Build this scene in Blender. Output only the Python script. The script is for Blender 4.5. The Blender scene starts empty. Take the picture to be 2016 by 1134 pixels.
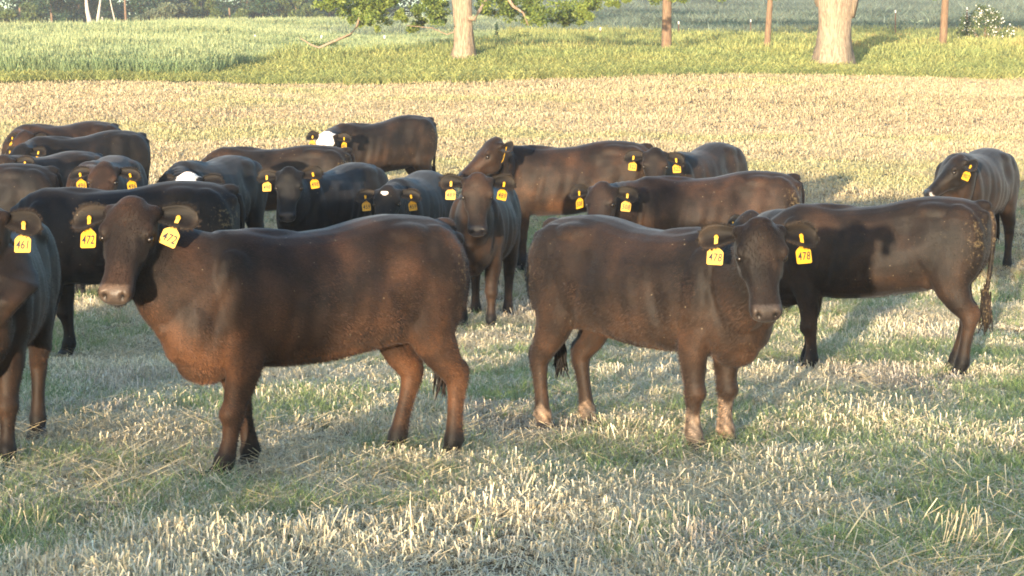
import bpy, bmesh, math, random
import numpy as np
from mathutils import Vector, Matrix
random.seed(7); rng = np.random.default_rng(11)
C = bpy.context
S = C.scene
R = math.radians

# ------------------------------------------------------------------ camera, sky, sun, exposure
CAMH, FPX, PITCH = 1.63, 4000.0, R(3.85)
cam_d = bpy.data.cameras.new('camera'); cam = bpy.data.objects.new('camera', cam_d)
S.collection.objects.link(cam); S.camera = cam
cam.location = (0, 0, CAMH); cam.rotation_euler = (R(90) - PITCH, 0, 0)
cam_d.sensor_width = 36; cam_d.lens = 36 * FPX / 2016
cam_d.clip_start = 0.1; cam_d.clip_end = 3000
S.render.resolution_x, S.render.resolution_y = 1024, 576

SUN_EL, SUN_AZ = R(2.3), R(16)      # low sun behind the camera's left shoulder
w = bpy.data.worlds.new('World'); S.world = w; w.use_nodes = True
nt = w.node_tree; nt.nodes.clear()
sky = nt.nodes.new('ShaderNodeTexSky'); sky.sky_type = 'NISHITA'; sky.sun_disc = False
sky.sun_elevation = SUN_EL + R(1.0); sky.sun_rotation = R(180) + SUN_AZ
sky.air_density = 1.0; sky.dust_density = 0.6; sky.ozone_density = 2.2
bg = nt.nodes.new('ShaderNodeBackground'); bg.inputs[1].default_value = 0.15
wo = nt.nodes.new('ShaderNodeOutputWorld')
nt.links.new(sky.outputs[0], bg.inputs[0]); nt.links.new(bg.outputs[0], wo.inputs[0])
sd = bpy.data.lights.new('sun', 'SUN'); sd.energy = 2.0; sd.angle = R(0.7); sd.color = (1.0, 0.82, 0.58)
sun = bpy.data.objects.new('sun', sd); S.collection.objects.link(sun)
trav = Vector((math.sin(SUN_AZ) * math.cos(SUN_EL), math.cos(SUN_AZ) * math.cos(SUN_EL), -math.sin(SUN_EL)))
sun.rotation_euler = trav.to_track_quat('-Z', 'Y').to_euler(); sun.location = (-8, -20, 12)
S.view_settings.view_transform = 'Standard'; S.view_settings.look = 'None'
S.view_settings.gamma = 1; S.view_settings.use_curve_mapping = False
S.view_settings.exposure = 2.85
S.cycles.max_bounces = 6; S.cycles.diffuse_bounces = 3; S.cycles.transparent_max_bounces = 6
S.cycles.volume_bounces = 0; S.cycles.use_denoising = True; S.cycles.filter_width = 1.8

def ray(px, py, D):
    """point seen at photograph pixel px,py, at distance D along the ground"""
    cp, sp = math.cos(PITCH), math.sin(PITCH)
    a = (px - 1008) / FPX; b = (567 - py) / FPX
    d = Vector((a, cp + b * sp, -sp + b * cp))
    return Vector((0, 0, CAMH)) + d * (D / d.y)

# ------------------------------------------------------------------ terrain height
LD = np.array([-400, -60, -25, -14, -9, -5, 0, 17, 19, 21, 22.2, 24, 26, 30, 40, 50, 65, 72, 115, 160, 200, 400, 900.])
LZ = np.array([-2, 0.1, 0.5, .93, 0.75, 0.18, 0, 0, .07, .17, .24, .36, .48, .74, 1.5, 2.38, 3.8, 4.55, 7.9, 9.4, 8.2, 6, 6.])  # low rise behind the camera is added to shade the foreground
RD = np.array([-400, -60, -25, -14, -9, -5, 0, 17, 19, 21, 22.2, 24, 26, 30, 40, 50, 65, 72, 115, 150, 250, 400, 900.])
RZ = np.array([-2, 0.1, 0.5, .93, 0.75, 0.18, 0, 0, .07, .17, .24, .36, .48, .74, 1.5, 2.38, 3.95, 4.6, 7.9, 10.6, 19, 35, 80.])  # same added shading rise behind the camera
def sstep(a, b, x):
    t = np.clip((np.asarray(x, float) - a) / (b - a), 0, 1); return t * t * (3 - 2 * t)
def smooth_interp(x, X, Y):
    r = 0
    for o in (-.5, -.25, 0, .25, .5): r = r + np.interp(x + o * (0.6 + 0.12 * np.abs(x)), X, Y)
    return r / 5
def terr(x, y):
    x = np.asarray(x, float); y = np.asarray(y, float)
    u = x / np.maximum(y, 20)
    b = sstep(-.12, .0, u)
    lift = np.clip(u + .25, -.06, .2) * 9.5 * sstep(110, 150, y)
    z = (smooth_interp(y, LD, LZ) + lift) * (1 - b) + smooth_interp(y, RD, RZ) * b
    z = z + 0.02 * np.sin(x * 1.3 + y * .7) * np.cos(y * .9 - x * .4) * sstep(3, 8, y)
    z = z + 0.10 * np.sin(x * .31 + y * .17 + 1) * sstep(30, 60, y)
    z = z + np.where(y < -2, 0.10 * np.sin(x * 1.7) * np.sin(x * .53 + 1.1) + .05 * np.sin(x * 5.1 + .4) + .10 * sstep(-5, -8, x) - .04, 0) * sstep(-2, -8, y)  # uneven crest on the added rise breaks up its shade edge
    return z
def tz(x, y): return float(terr(x, y))

# ------------------------------------------------------------------ helpers
def link(o): S.collection.objects.link(o); return o
def mesh_obj(name, V, F, mat, parent=None, smooth=False):
    me = bpy.data.meshes.new(name); me.from_pydata([tuple(v) for v in V], [], F); me.update()
    if smooth: me.polygons.foreach_set('use_smooth', [True] * len(me.polygons))
    if mat: me.materials.append(mat)
    o = bpy.data.objects.new(name, me); link(o)
    if parent is not None: o.parent = parent
    return o
def quads_mesh(name, V, F, mat, parent=None, smooth=False):
    """fast path: V (n,3) array, F (m,k) int array"""
    V = np.asarray(V, np.float32); F = np.asarray(F, np.int32)
    me = bpy.data.meshes.new(name); k = F.shape[1]
    me.vertices.add(len(V)); me.vertices.foreach_set('co', V.ravel())
    me.loops.add(F.size); me.loops.foreach_set('vertex_index', F.ravel())
    me.polygons.add(len(F)); me.polygons.foreach_set('loop_start', np.arange(0, F.size, k, dtype=np.int32))
    me.update(calc_edges=True)
    if smooth: me.polygons.foreach_set('use_smooth', np.ones(len(F), bool))
    if mat: me.materials.append(mat)
    o = bpy.data.objects.new(name, me); link(o)
    if parent is not None: o.parent = parent
    return o
def empty(name, loc, label=None, cat=None, group=None):
    o = bpy.data.objects.new(name, None); link(o); o.location = loc; o.empty_display_size = .2
    if label: o['label'] = label
    if cat: o['category'] = cat
    if group: o['group'] = group
    return o
def tag(o, label=None, cat=None, group=None, kind=None):
    if label: o['label'] = label
    if cat: o['category'] = cat
    if group: o['group'] = group
    if kind: o['kind'] = kind
    return o
def loft(rings, caps=True):
    """rings: list of (n,3) arrays -> verts, faces"""
    n = len(rings[0]); V = np.vstack(rings); F = []
    for i in range(len(rings) - 1):
        a, b = i * n, (i + 1) * n
        for j in range(n):
            k = (j + 1) % n; F.append((a + j, a + k, b + k, b + j))
    if caps:
        F.append(tuple(range(n - 1, -1, -1))); F.append(tuple(range((len(rings) - 1) * n, len(rings) * n)))
    return V, F
class Acc:
    def __init__(s): s.V = []; s.F = []; s.n = 0
    def add(s, V, F):
        V = np.asarray(V, float); s.V.append(V); s.F += [tuple(i + s.n for i in f) for f in F]; s.n += len(V)
    def arr(s): return np.vstack(s.V)
def ellipsoid(c, r, rotm=None, n=14, m=9):
    rings = []
    for i in range(m):
        t = -math.pi / 2 + math.pi * (i + .5) / m
        a = np.linspace(0, 2 * math.pi, n, endpoint=False)
        P = np.stack([np.cos(a) * math.cos(t) * r[0], np.sin(a) * math.cos(t) * r[1], np.full(n, math.sin(t) * r[2])], 1)
        rings.append(P)
    V, F = loft(rings)
    if rotm is not None: V = V @ np.array(rotm).T
    return V + np.array(c), F
def tube(path, rad, n=12, up=None):
    """path (k,3); rad list of r or (ra, rb)"""
    P = [np.array(p, float) for p in path]; rings = []
    prev = None
    for i, p in enumerate(P):
        t = P[min(i + 1, len(P) - 1)] - P[max(i - 1, 0)]; t = t / np.linalg.norm(t)
        if up is not None: ref = np.array(up, float)
        else: ref = prev if prev is not None else (np.array([0, 1, 0.]) if abs(t[1]) < .9 else np.array([1, 0, 0.]))
        a = ref - t * ref.dot(t); a = a / np.linalg.norm(a); prev = a
        b = np.cross(t, a)
        r = rad[i]; ra, rb = (r, r) if not hasattr(r, '__len__') else r
        th = np.linspace(0, 2 * math.pi, n, endpoint=False)
        rings.append(p + np.outer(np.cos(th) * ra, a) + np.outer(np.sin(th) * rb, b))
    return loft(rings)

# ------------------------------------------------------------------ materials
def new_mat(name):
    m = bpy.data.materials.new(name); m.use_nodes = True
    return m, m.node_tree, m.node_tree.nodes['Principled BSDF']
def N(t, typ, **kw):
    n = t.nodes.new(typ)
    for k, v in kw.items():
        if k.startswith('in_'): n.inputs[k[3:].replace('_', ' ')].default_value = v
        else: setattr(n, k, v)
    return n
def ramp(t, fac, stops):
    r = t.nodes.new('ShaderNodeValToRGB'); e = r.color_ramp.elements
    e[0].position, e[0].color = stops[0][0], (*stops[0][1], 1)
    e[1].position, e[1].color = stops[-1][0], (*stops[-1][1], 1)
    for p, c in stops[1:-1]:
        x = e.new(p); x.color = (*c, 1)
    t.links.new(fac, r.inputs[0]); return r
def mixc(t, fac, a, b, mode='MIX'):
    m = t.nodes.new('ShaderNodeMix'); m.data_type = 'RGBA'; m.blend_type = mode
    for sock, v in ((m.inputs[0], fac), (m.inputs[6], a), (m.inputs[7], b)):
        if hasattr(v, 'is_linked'): t.links.new(v, sock)
        elif hasattr(v, '__len__'): sock.default_value = (*v, 1) if len(v) == 3 else v
        else: sock.default_value = v
    return m.outputs[2]
def plain(name, col, rough=.6, spec=.4, noise=0, nscale=20, bump=0, metal=0):
    m, t, p = new_mat(name); p.inputs['Roughness'].default_value = rough
    p.inputs['Specular IOR Level'].default_value = spec; p.inputs['Metallic'].default_value = metal
    tc = N(t, 'ShaderNodeTexCoord'); nz = N(t, 'ShaderNodeTexNoise'); nz.inputs['Scale'].default_value = nscale
    nz.inputs['Detail'].default_value = 6; t.links.new(tc.outputs['Object'], nz.inputs['Vector'])
    c2 = tuple(min(1, c * (1 - noise)) for c in col); c3 = tuple(min(1, c * (1 + noise)) for c in col)
    r = ramp(t, nz.outputs[0], [(.3, c2), (.7, c3)]); t.links.new(r.outputs[0], p.inputs['Base Color'])
    if bump:
        b = N(t, 'ShaderNodeBump'); b.inputs['Strength'].default_value = bump; b.inputs['Distance'].default_value = .02
        t.links.new(nz.outputs[0], b.inputs['Height']); t.links.new(b.outputs[0], p.inputs['Normal'])
    return m

def make_coat():
    m, t, p = new_mat('cattle_coat')
    L = t.links.new
    at = N(t, 'ShaderNodeAttribute', attribute_name='coat')
    dg = N(t, 'ShaderNodeAttribute', attribute_name='dung')
    wt = N(t, 'ShaderNodeAttribute', attribute_name='wet')
    tc = N(t, 'ShaderNodeTexCoord')
    oi = N(t, 'ShaderNodeObjectInfo')
    ad = N(t, 'ShaderNodeVectorMath', operation='ADD')
    mu = N(t, 'ShaderNodeMath', operation='MULTIPLY'); mu.inputs[1].default_value = 37.
    L(oi.outputs['Random'], mu.inputs[0]); L(tc.outputs['Object'], ad.inputs[0]); L(mu.outputs[0], ad.inputs[1])
    n1 = N(t, 'ShaderNodeTexNoise'); n1.inputs['Scale'].default_value = 4.5; n1.inputs['Detail'].default_value = 5
    L(ad.outputs[0], n1.inputs['Vector'])
    # hair direction: streaks mostly running back and down
    mp = N(t, 'ShaderNodeMapping'); mp.inputs['Scale'].default_value = (80, 130, 260); mp.inputs['Rotation'].default_value = (0, R(25), 0)
    L(ad.outputs[0], mp.inputs['Vector'])
    n2 = N(t, 'ShaderNodeTexNoise'); n2.inputs['Scale'].default_value = 1; n2.inputs['Detail'].default_value = 3
    L(mp.outputs[0], n2.inputs['Vector'])
    r1 = ramp(t, n1.outputs[0], [(.34, (.38, .38, .42)), (.5, (.9, .9, .9)), (.66, (1.9, 1.65, 1.4))])  # patchy coat tone, contrast raised to mimic mottled sunlight
    r2 = ramp(t, n2.outputs[0], [(.3, (.65, .65, .65)), (.7, (1.4, 1.37, 1.33))])
    c = mixc(t, 1, at.outputs['Color'], r1.outputs[0], 'MULTIPLY')
    c = mixc(t, 1, c, r2.outputs[0], 'MULTIPLY')
    # dried mud and dung flecks
    n3 = N(t, 'ShaderNodeTexNoise'); n3.inputs['Scale'].default_value = 38; n3.inputs['Detail'].default_value = 4; n3.inputs['Roughness'].default_value = .65
    L(ad.outputs[0], n3.inputs['Vector'])
    s = N(t, 'ShaderNodeMath', operation='MULTIPLY_ADD'); s.inputs[1].default_value = .23; s.inputs[2].default_value = -.735
    L(dg.outputs['Fac'], s.inputs[0])
    s2 = N(t, 'ShaderNodeMath', operation='ADD'); L(s.outputs[0], s2.inputs[0]); L(n3.outputs[0], s2.inputs[1])
    s3 = N(t, 'ShaderNodeMath', operation='MULTIPLY', use_clamp=True); s3.inputs[1].default_value = 5; L(s2.outputs[0], s3.inputs[0])
    c = mixc(t, s3.outputs[0], c, (.15, .11, .058))
    vo = N(t, 'ShaderNodeTexVoronoi'); vo.inputs['Scale'].default_value = 48; L(ad.outputs[0], vo.inputs['Vector'])
    sc_ = N(t, 'ShaderNodeSeparateColor'); L(vo.outputs['Color'], sc_.inputs[0])
    g1 = N(t, 'ShaderNodeMath', operation='GREATER_THAN'); g1.inputs[1].default_value = .92; L(sc_.outputs[0], g1.inputs[0])
    rad = N(t, 'ShaderNodeMath', operation='MULTIPLY'); rad.inputs[1].default_value = .26; L(sc_.outputs[1], rad.inputs[0])
    g2 = N(t, 'ShaderNodeMath', operation='LESS_THAN'); L(vo.outputs['Distance'], g2.inputs[0]); L(rad.outputs[0], g2.inputs[1])
    g3 = N(t, 'ShaderNodeMath', operation='MULTIPLY'); L(g1.outputs[0], g3.inputs[0]); L(g2.outputs[0], g3.inputs[1])
    g4 = N(t, 'ShaderNodeMath', operation='GREATER_THAN'); g4.inputs[1].default_value = .50; L(n1.outputs[0], g4.inputs[0])
    g5 = N(t, 'ShaderNodeMath', operation='MULTIPLY'); L(g3.outputs[0], g5.inputs[0]); L(g4.outputs[0], g5.inputs[1])
    c = mixc(t, g5.outputs[0], c, (.13, .10, .065))
    L(c, p.inputs['Base Color'])
    rr = N(t, 'ShaderNodeMapRange'); rr.inputs['To Min'].default_value = .6; rr.inputs['To Max'].default_value = .33
    L(wt.outputs['Fac'], rr.inputs['Value']); L(rr.outputs[0], p.inputs['Roughness'])
    p.inputs['Specular IOR Level'].default_value = .19
    p.inputs['Sheen Weight'].default_value = .07; p.inputs['Sheen Roughness'].default_value = .45
    p.inputs['Sheen Tint'].default_value = (.75, .8, .9, 1)
    h = N(t, 'ShaderNodeMath', operation='ADD'); L(n2.outputs[0], h.inputs[0])
    n1b = N(t, 'ShaderNodeTexNoise'); n1b.inputs['Scale'].default_value = 22; n1b.inputs['Detail'].default_value = 3; L(ad.outputs[0], n1b.inputs['Vector'])
    m3 = N(t, 'ShaderNodeMath', operation='MULTIPLY'); m3.inputs[1].default_value = .7; L(n1b.outputs[0], m3.inputs[0]); L(m3.outputs[0], h.inputs[1])
    b = N(t, 'ShaderNodeBump'); b.inputs['Strength'].default_value = .32; b.inputs['Distance'].default_value = .004
    L(h.outputs[0], b.inputs['Height']); L(b.outputs[0], p.inputs['Normal'])
    return m
M = {}
M['coat'] = make_coat()
M['eye'] = plain('eye_dark', (.012, .009, .008), .22, .5)
M['hoof'] = plain('hoof_horn', (.035, .03, .027), .55, .4, .4, 30, .2)
M['tag'] = plain('tag_yellow', (.50, .275, .010), .5, .4, .16, 22)
M['ink'] = plain('tag_ink', (.02, .02, .03), .6, .2)

# ------------------------------------------------------------------ cattle
def v3(*a): return np.array(a, float)
def make_text(txt):
    cu = bpy.data.curves.new('t', 'FONT'); cu.body = txt; cu.align_x = 'CENTER'; cu.align_y = 'CENTER'
    cu.size = .074; cu.shear = .12; cu.extrude = .0004; cu.offset = .0007; cu.space_character = 1.08; cu.resolution_u = 3
    ob = bpy.data.objects.new('t', cu); link(ob); C.view_layer.update()
    me = bpy.data.meshes.new_from_object(ob.evaluated_get(C.evaluated_depsgraph_get()))
    bpy.data.objects.remove(ob); bpy.data.curves.remove(cu)
    n = len(me.vertices); co = np.empty(n * 3, np.float32); me.vertices.foreach_get('co', co); co = co.reshape(-1, 3)
    co[:, 0] *= .60; co[:, 1] *= .80
    me.vertices.foreach_set('co', co.ravel()); me.update()
    me.materials.append(M['ink']); me.name = 'tag_number'
    return me
def make_tag_mesh():
    W = .042
    out = [(-W, -.142), (-W + .006, -.148), (W - .006, -.148), (W, -.142), (W, -.082), (W - .008, -.072), (.014, -.056), (.009, -.044), (.009, -.010), (.012, -.004), (.009, .006), (0, .010),
           (-.009, .006), (-.012, -.004), (-.009, -.010), (-.009, -.044), (-.014, -.056), (-W + .008, -.072), (-W, -.082)]
    n = len(out); V = [(x, y, .0014) for x, y in out] + [(x, y, -.0014) for x, y in out]
    F = [tuple(range(n))[::-1], tuple(range(n, 2 * n))]
    F = [tuple(range(n - 1, -1, -1)), tuple(range(n, 2 * n))]
    for i in range(n): F.append((i, (i + 1) % n, n + (i + 1) % n, n + i))
    A = Acc(); A.add(V, F)
    A.add(*ellipsoid((0, 0, .003), (.010, .010, .004), n=10, m=5))
    me = bpy.data.meshes.new('ear_tag'); me.from_pydata([tuple(v) for v in A.arr()], [], A.F); me.update()
    bm = bmesh.new(); bm.from_mesh(me); bmesh.ops.recalc_face_normals(bm, faces=bm.faces); bm.to_mesh(me); bm.free()
    me.materials.append(M['tag']); return me
TAG_MESH = make_tag_mesh()

TORSO = [  # x, ztop, zbot, halfwidth
    (-.875, 1.09, .88, .07), (-.85, 1.15, .80, .15), (-.78, 1.215, .72, .215), (-.68, 1.245, .66, .25), (-.56, 1.262, .63, .27), (-.45, 1.265, .615, .285),
    (-.30, 1.25, .59, .292), (-.10, 1.222, .56, .300), (.08, 1.212, .55, .306), (.25, 1.215, .54, .288), (.40, 1.235, .54, .250),
    (.52, 1.24, .53, .220), (.63, 1.20, .52, .185), (.72, 1.13, .56, .15), (.79, 1.04, .60, .115), (.83, .94, .68, .07)]
HEAD = [  # t along face, forehead height u, jaw depth u, half width
    (-.055, -.085, -.17, .066), (-.025, -.032, -.21, .108), (.025, -.004, -.235, .138), (.085, .005, -.250, .150), (.145, .0, -.258, .153),
    (.20, -.008, -.252, .138), (.265, -.014, -.230, .112), (.33, -.016, -.200, .093), (.395, -.016, -.175, .086), (.44, -.013, -.160, .092),
    (.485, -.012, -.148, .098), (.52, -.020, -.132, .093), (.545, -.038, -.112, .076), (.560, -.062, -.092, .045)]
FRONT_LEG = [(.47, .82, .12, .075), (.45, .68, .125, .08), (.43, .57, .098, .075), (.425, .47, .078, .066), (.43, .385, .062, .056), (.436, .335, .067, .062),
             (.425, .275, .047, .044), (.42, .21, .041, .037), (.42, .145, .047, .043), (.425, .105, .058, .053), (.44, .065, .047, .044), (.455, .035, .056, .052), (.462, .008, .060, .054)]
HIND_LEG = [(-.55, 1.02, .16, .09), (-.58, .86, .21, .105), (-.60, .73, .175, .098), (-.625, .62, .125, .078), (-.68, .53, .090, .062), (-.735, .46, .072, .055),
            (-.75, .41, .062, .052), (-.74, .34, .048, .042), (-.725, .24, .043, .038), (-.715, .155, .048, .043), (-.71, .11, .059, .053), (-.695, .065, .048, .044), (-.685, .035, .058, .053), (-.68, .008, .062, .055)]

def frame_mat(h, u, l, o):
    return np.array([[h[0], l[0], u[0], o[0]], [h[1], l[1], u[1], o[1]], [h[2], l[2], u[2], o[2]], [0, 0, 0, 1.]])

FEET = []
def build_cow(spec):
    g = dict(sc=1.0, vox=.017, brown=.3, hair=22000, coat=(.017, .0125, .011), rust=(.064, .035, .021), pitch=66, roll=0, swing=(0, 0, 0, 0),
             blaze=None, socks=(0, 0, 0, 0), dung=.5, muzzle=(.055, .05, .055), tail=(0, 0), tags=(1, 1), wide=1.0, ear_droop=(0, 0), hs=.89, rump=.03, fold=.007)
    g.update(spec)
    hd = R(g['heading']); sc = g['sc']
    cx = (g['px'] - 1008) / FPX * g['D']; base = Vector((cx, g['D'], tz(cx, g['D']) - .004))
    root = empty('cow', base, g['label'], 'cow', 'cattle gathered on the stubble field'); root.rotation_euler = (0, 0, hd); root.scale = (sc, sc, sc)
    W2L = (Matrix.Translation(base) @ Matrix.Rotation(hd, 4, 'Z') @ Matrix.Scale(sc, 4)).inverted()
    # ---- head pose
    hx, hy, hD = g['head']
    P = W2L @ ray(hx, hy, hD)
    P = np.array(P)
    nb = v3(.60, 0, .98)                     # where the neck leaves the body
    dv = P - nb; d = np.linalg.norm(dv)
    dmin, dmax = .34, .74
    dd = min(max(d, dmin), dmax); P = nb + dv / d * dd
    yaw = R(g['yaw']) - hd; pit = R(g['pitch'])
    f = v3(math.cos(yaw), math.sin(yaw), 0); zz = v3(0, 0, 1.)
    h = f * math.cos(pit) - zz * math.sin(pit); u = f * math.sin(pit) + zz * math.cos(pit)
    l = np.cross(u, h); ro = R(g['roll'])          # l: the animal's left
    l2 = l * math.cos(ro) + u * math.sin(ro); u2 = u * math.cos(ro) - l * math.sin(ro); l, u = l2, u2
    P = P - u * .01
    HM = frame_mat(h * g['hs'], u * g['hs'], l * g['hs'], P); HI = np.linalg.inv(HM)
    def H(t, lat, up): return (HM @ np.array([t, lat, up, 1.]))[:3]
    print('COW', g['id'], 'poll local', [round(float(x), 2) for x in P], 'd', round(float(d), 2), 'D', g['D'], 'z', round(base.z, 2))
    A = Acc(); n = 26; th = np.linspace(0, 2 * math.pi, n, endpoint=False); cs, sn = np.cos(th), np.sin(th)
    sp = lambda v, e: np.sign(v) * np.abs(v) ** e
    rings = []
    for x, zt, zb, hw in TORSO:
        zm = zb + (zt - zb) * .47; hw = hw * g['wide']
        z = np.where(sn > 0, zm + sp(sn, .92) * (zt - zm), zm + sp(sn, .85) * (zm - zb))
        top = np.clip(sn, 0, 1)
        rings.append(np.stack([np.full(n, x), sp(cs, .80) * hw * (1 - .10 * top), z], 1))
    A.add(*loft(rings))
    for s in (-1, 1):
        A.add(*ellipsoid((-.47, s * .135, 1.14), (.18, .10, .085)))                 # hook bones
        A.add(*ellipsoid((-.64, s * .155, .92), (.21, .125, .29)))                  # thigh
        A.add(*ellipsoid((-.46, s * .155, .78), (.14, .078, .16)))                   # stifle
        A.add(*ellipsoid((.47, s * .148, .86), (.155, .10, .30), Matrix.Rotation(R(14), 3, 'Y')))   # shoulder
        A.add(*ellipsoid((.64, s * .09, .78), (.14, .09, .17)))                    # point of shoulder
        A.add(*ellipsoid((-.815, s * .085, 1.12), (.055, .05, .05)))                # pin bones
    A.add(*ellipsoid((.60, 0, .60), (.165, .10, .125)))                              # brisket
    A.add(*ellipsoid((.30, 0, 1.16), (.28, .09, .085)))
    A.add(*ellipsoid((-.80, 0, 1.19), (.08, .05, .05)))
    # ---- legs
    feet = []
    for k, (L, sy, y0) in enumerate(((FRONT_LEG, 1, .138), (FRONT_LEG, -1, .138), (HIND_LEG, 1, .165), (HIND_LEG, -1, .165))):
        pts, rad = [], []
        for x, z, rx, ry in L:
            q = max(0, 1 - z / .75)
            pts.append((x + g['swing'][k] * q, sy * (y0 * g['wide'] + (.012 if z > .5 else -.012 * q)), z)); rad.append((ry, rx))
        A.add(*tube(pts, rad, 14, up=(0, 1, 0)))
        feet.append((pts[-1][0], pts[-1][1]))
        if L is FRONT_LEG: A.add(*ellipsoid((pts[5][0] + .012, pts[5][1], .335), (.058, .056, .06)))
        else: A.add(*ellipsoid((pts[6][0] - .034, pts[6][1], .46), (.042, .034, .075)))
    # ---- neck
    e = H(.035, 0, -.125); back = -f * .55 * math.cos(pit * .0) + zz * -.18
    p0 = v3(.42, 0, .90); p1 = v3(.80, 0, .97 + .12 * (P[2] - 1.2)); p2 = e - f * .16 - zz * .07; p3 = e + h * .02
    nr = []; K = 13
    for i in range(K):
        s_ = i / (K - 1); B = (1 - s_) ** 3 * p0 + 3 * (1 - s_) ** 2 * s_ * p1 + 3 * (1 - s_) * s_ ** 2 * p2 + s_ ** 3 * p3
        dB = 3 * (1 - s_) ** 2 * (p1 - p0) + 6 * (1 - s_) * s_ * (p2 - p1) + 3 * s_ ** 2 * (p3 - p2); t = dB / np.linalg.norm(dB)
        lat = np.cross(zz, t); ln = np.linalg.norm(lat); lat = lat / ln if ln > .2 else l
        # near the head the section follows the head's own side axis
        lat = lat * (1 - s_ ** 2) + l * s_ ** 2; lat = lat - t * lat.dot(t); lat /= np.linalg.norm(lat)
        upv = np.cross(t, lat)
        if upv[2] < 0: upv = -upv
        hw = np.interp(s_, [0, .35, .7, 1], [.19, .155, .112, .098]); hh = np.interp(s_, [0, .3, .6, .85, 1], [.32, .28, .195, .13, .10])
        dr = np.interp(s_, [0, .4, .8, 1], [.02, .045, .03, .0])
        a = np.linspace(0, 2 * math.pi, n, endpoint=False)
        nr.append(B + np.outer(np.cos(a) * hw, lat) + np.outer(np.where(np.sin(a) > 0, np.sin(a) * hh * .92, np.sin(a) * (hh + dr)), upv))
    A.add(*loft(nr))
    # dewlap from throat to brisket
    j = H(.13, 0, -.215)
    A.add(*tube([j, (j + v3(.74, 0, .72)) / 2 + v3(.0, 0, -.05), v3(.80, 0, .78), v3(.66, 0, .59)], [(.035, .04), (.040, .07), (.070, .085), (.075, .06)], 12))
    # ---- head
    hr = []
    for t, ut, uj, hw in HEAD:
        um = ut + (uj - ut) * .42; a = th
        lat = sp(np.cos(a), .80) * hw * np.where(np.sin(a) < 0, 1 - .34 * (-np.sin(a)) ** 1.5, 1)
        uu = np.where(np.sin(a) > 0, um + sp(np.sin(a), .72) * (ut - um), um + sp(-np.sin(a), .8) * (uj - um))
        hr.append((HM @ np.stack([np.full(n, t), lat, uu, np.ones(n)], 0))[:3].T)
    A.add(*loft(hr))
    def hell(c, r): 
        V, F = ellipsoid((0, 0, 0), r); V = V + np.array(c)
        V = (HM @ np.hstack([V, np.ones((len(V), 1))]).T)[:3].T; A.add(V, F)
    hell((-.012, 0, -.060), (.060, .085, .060))                                         # poll dome
    hell((.05, 0, -.032), (.090, .105, .046))
    for s in (-1, 1):
        hell((.142, s * .124, -.038), (.050, .032, .026))                               # brow
        hell((.235, s * .102, -.095), (.070, .026, .026))                              # cheek bone below eye
        hell((.18, s * .080, -.18), (.10, .045, .075))                                 # jowl
        hell((.500, s * .060, -.046), (.042, .036, .034))                              # nostril wing
        hell((.01, s * .118, -.085), (.042, .045, .040))                               # ear base
    hell((.500, 0, -.126), (.052, .060, .028))                                         # chin
    me = bpy.data.meshes.new('body'); me.from_pydata([tuple(v) for v in A.arr()], [], A.F); me.update()
    bm = bmesh.new(); bm.from_mesh(me); bmesh.ops.recalc_face_normals(bm, faces=bm.faces); bm.to_mesh(me); bm.free()
    tmp = bpy.data.objects.new('tmp', me); link(tmp)
    rm = tmp.modifiers.new('r', 'REMESH'); rm.mode = 'VOXEL'; rm.voxel_size = g['vox']; rm.use_smooth_shade = True
    sm = tmp.modifiers.new('s', 'SMOOTH'); sm.factor = .5; sm.iterations = 3
    C.view_layer.update()
    bme = bpy.data.meshes.new_from_object(tmp.evaluated_get(C.evaluated_depsgraph_get()))
    bpy.data.objects.remove(tmp); bpy.data.meshes.remove(me)
    nv = len(bme.vertices); co = np.empty(nv * 3); bme.vertices.foreach_get('co', co); co = co.reshape(-1, 3)
    nrm = np.empty(nv * 3); bme.vertices.foreach_get('normal', nrm); nrm = nrm.reshape(-1, 3)
    q = (HI @ np.hstack([co, np.ones((nv, 1))]).T)[:3].T; t, la, up = q[:, 0], q[:, 1], q[:, 2]
    ish = (t > -.03) & (t < .65) & (np.abs(la) < .2) & (up < .1) & (up > -.27)
    disp = np.zeros(nv)
    def blob(c, r, amt):
        dd = np.sqrt((((q - np.array(c)) / np.array(r)) ** 2).sum(1)); return amt * np.exp(-dd ** 2 * 1.2)
    for s in (-1, 1):
        disp += blob((.535, s * .048, -.036), (.022, .013, .020), -.024)               # nostrils
        disp += blob((.522, s * .064, -.040), (.014, .010, .016), -.014)
        disp += blob((.182, s * .136, -.068), (.024, .03, .018), -.018)                # eye socket
        disp += blob((.205, s * .100, -.03), (.018, .022, .05), -.009)                 # crease running in from the eye
        disp += blob((.27, s * .052, .0), (.08, .018, .03), -.006)
    disp += blob((.50, 0, -.106), (.06, .12, .006), -.012)                             # mouth
    # body relief: ribs, flank hollow, folds where shoulder meets neck
    x, y, z = co[:, 0], co[:, 1], co[:, 2]
    body = ~ish
    rib = np.exp(-((x - .02) / .28) ** 2) * np.exp(-((z - .82) / .22) ** 2)
    disp += np.where(body, rib * .0042 * np.sin((x + .25 * z) * 48), 0)
    disp += np.where(body, -.034 * np.exp(-((x + .30) / .10) ** 2 - ((z - 1.02) / .12) ** 2), 0)
    disp += np.where(body, -.022 * np.exp(-((x - .26 + .2 * (z - .8)) / .05) ** 2 - ((z - .75) / .25) ** 2), 0)
    disp += np.where(body, -.014 * np.exp(-((x - .60 + .35 * (z - .9)) / .035) ** 2 - ((z - .9) / .2) ** 2), 0)
    disp += np.where(body, -.016 * np.exp(-((x + .40 - .55 * (z - .75)) / .035) ** 2 - ((z - .72) / .14) ** 2), 0)
    disp += np.where(body & (z > .5), .004 * np.sin(x * 13 + 2 * z) * np.sin(z * 15 + x * 4), 0)
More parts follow.
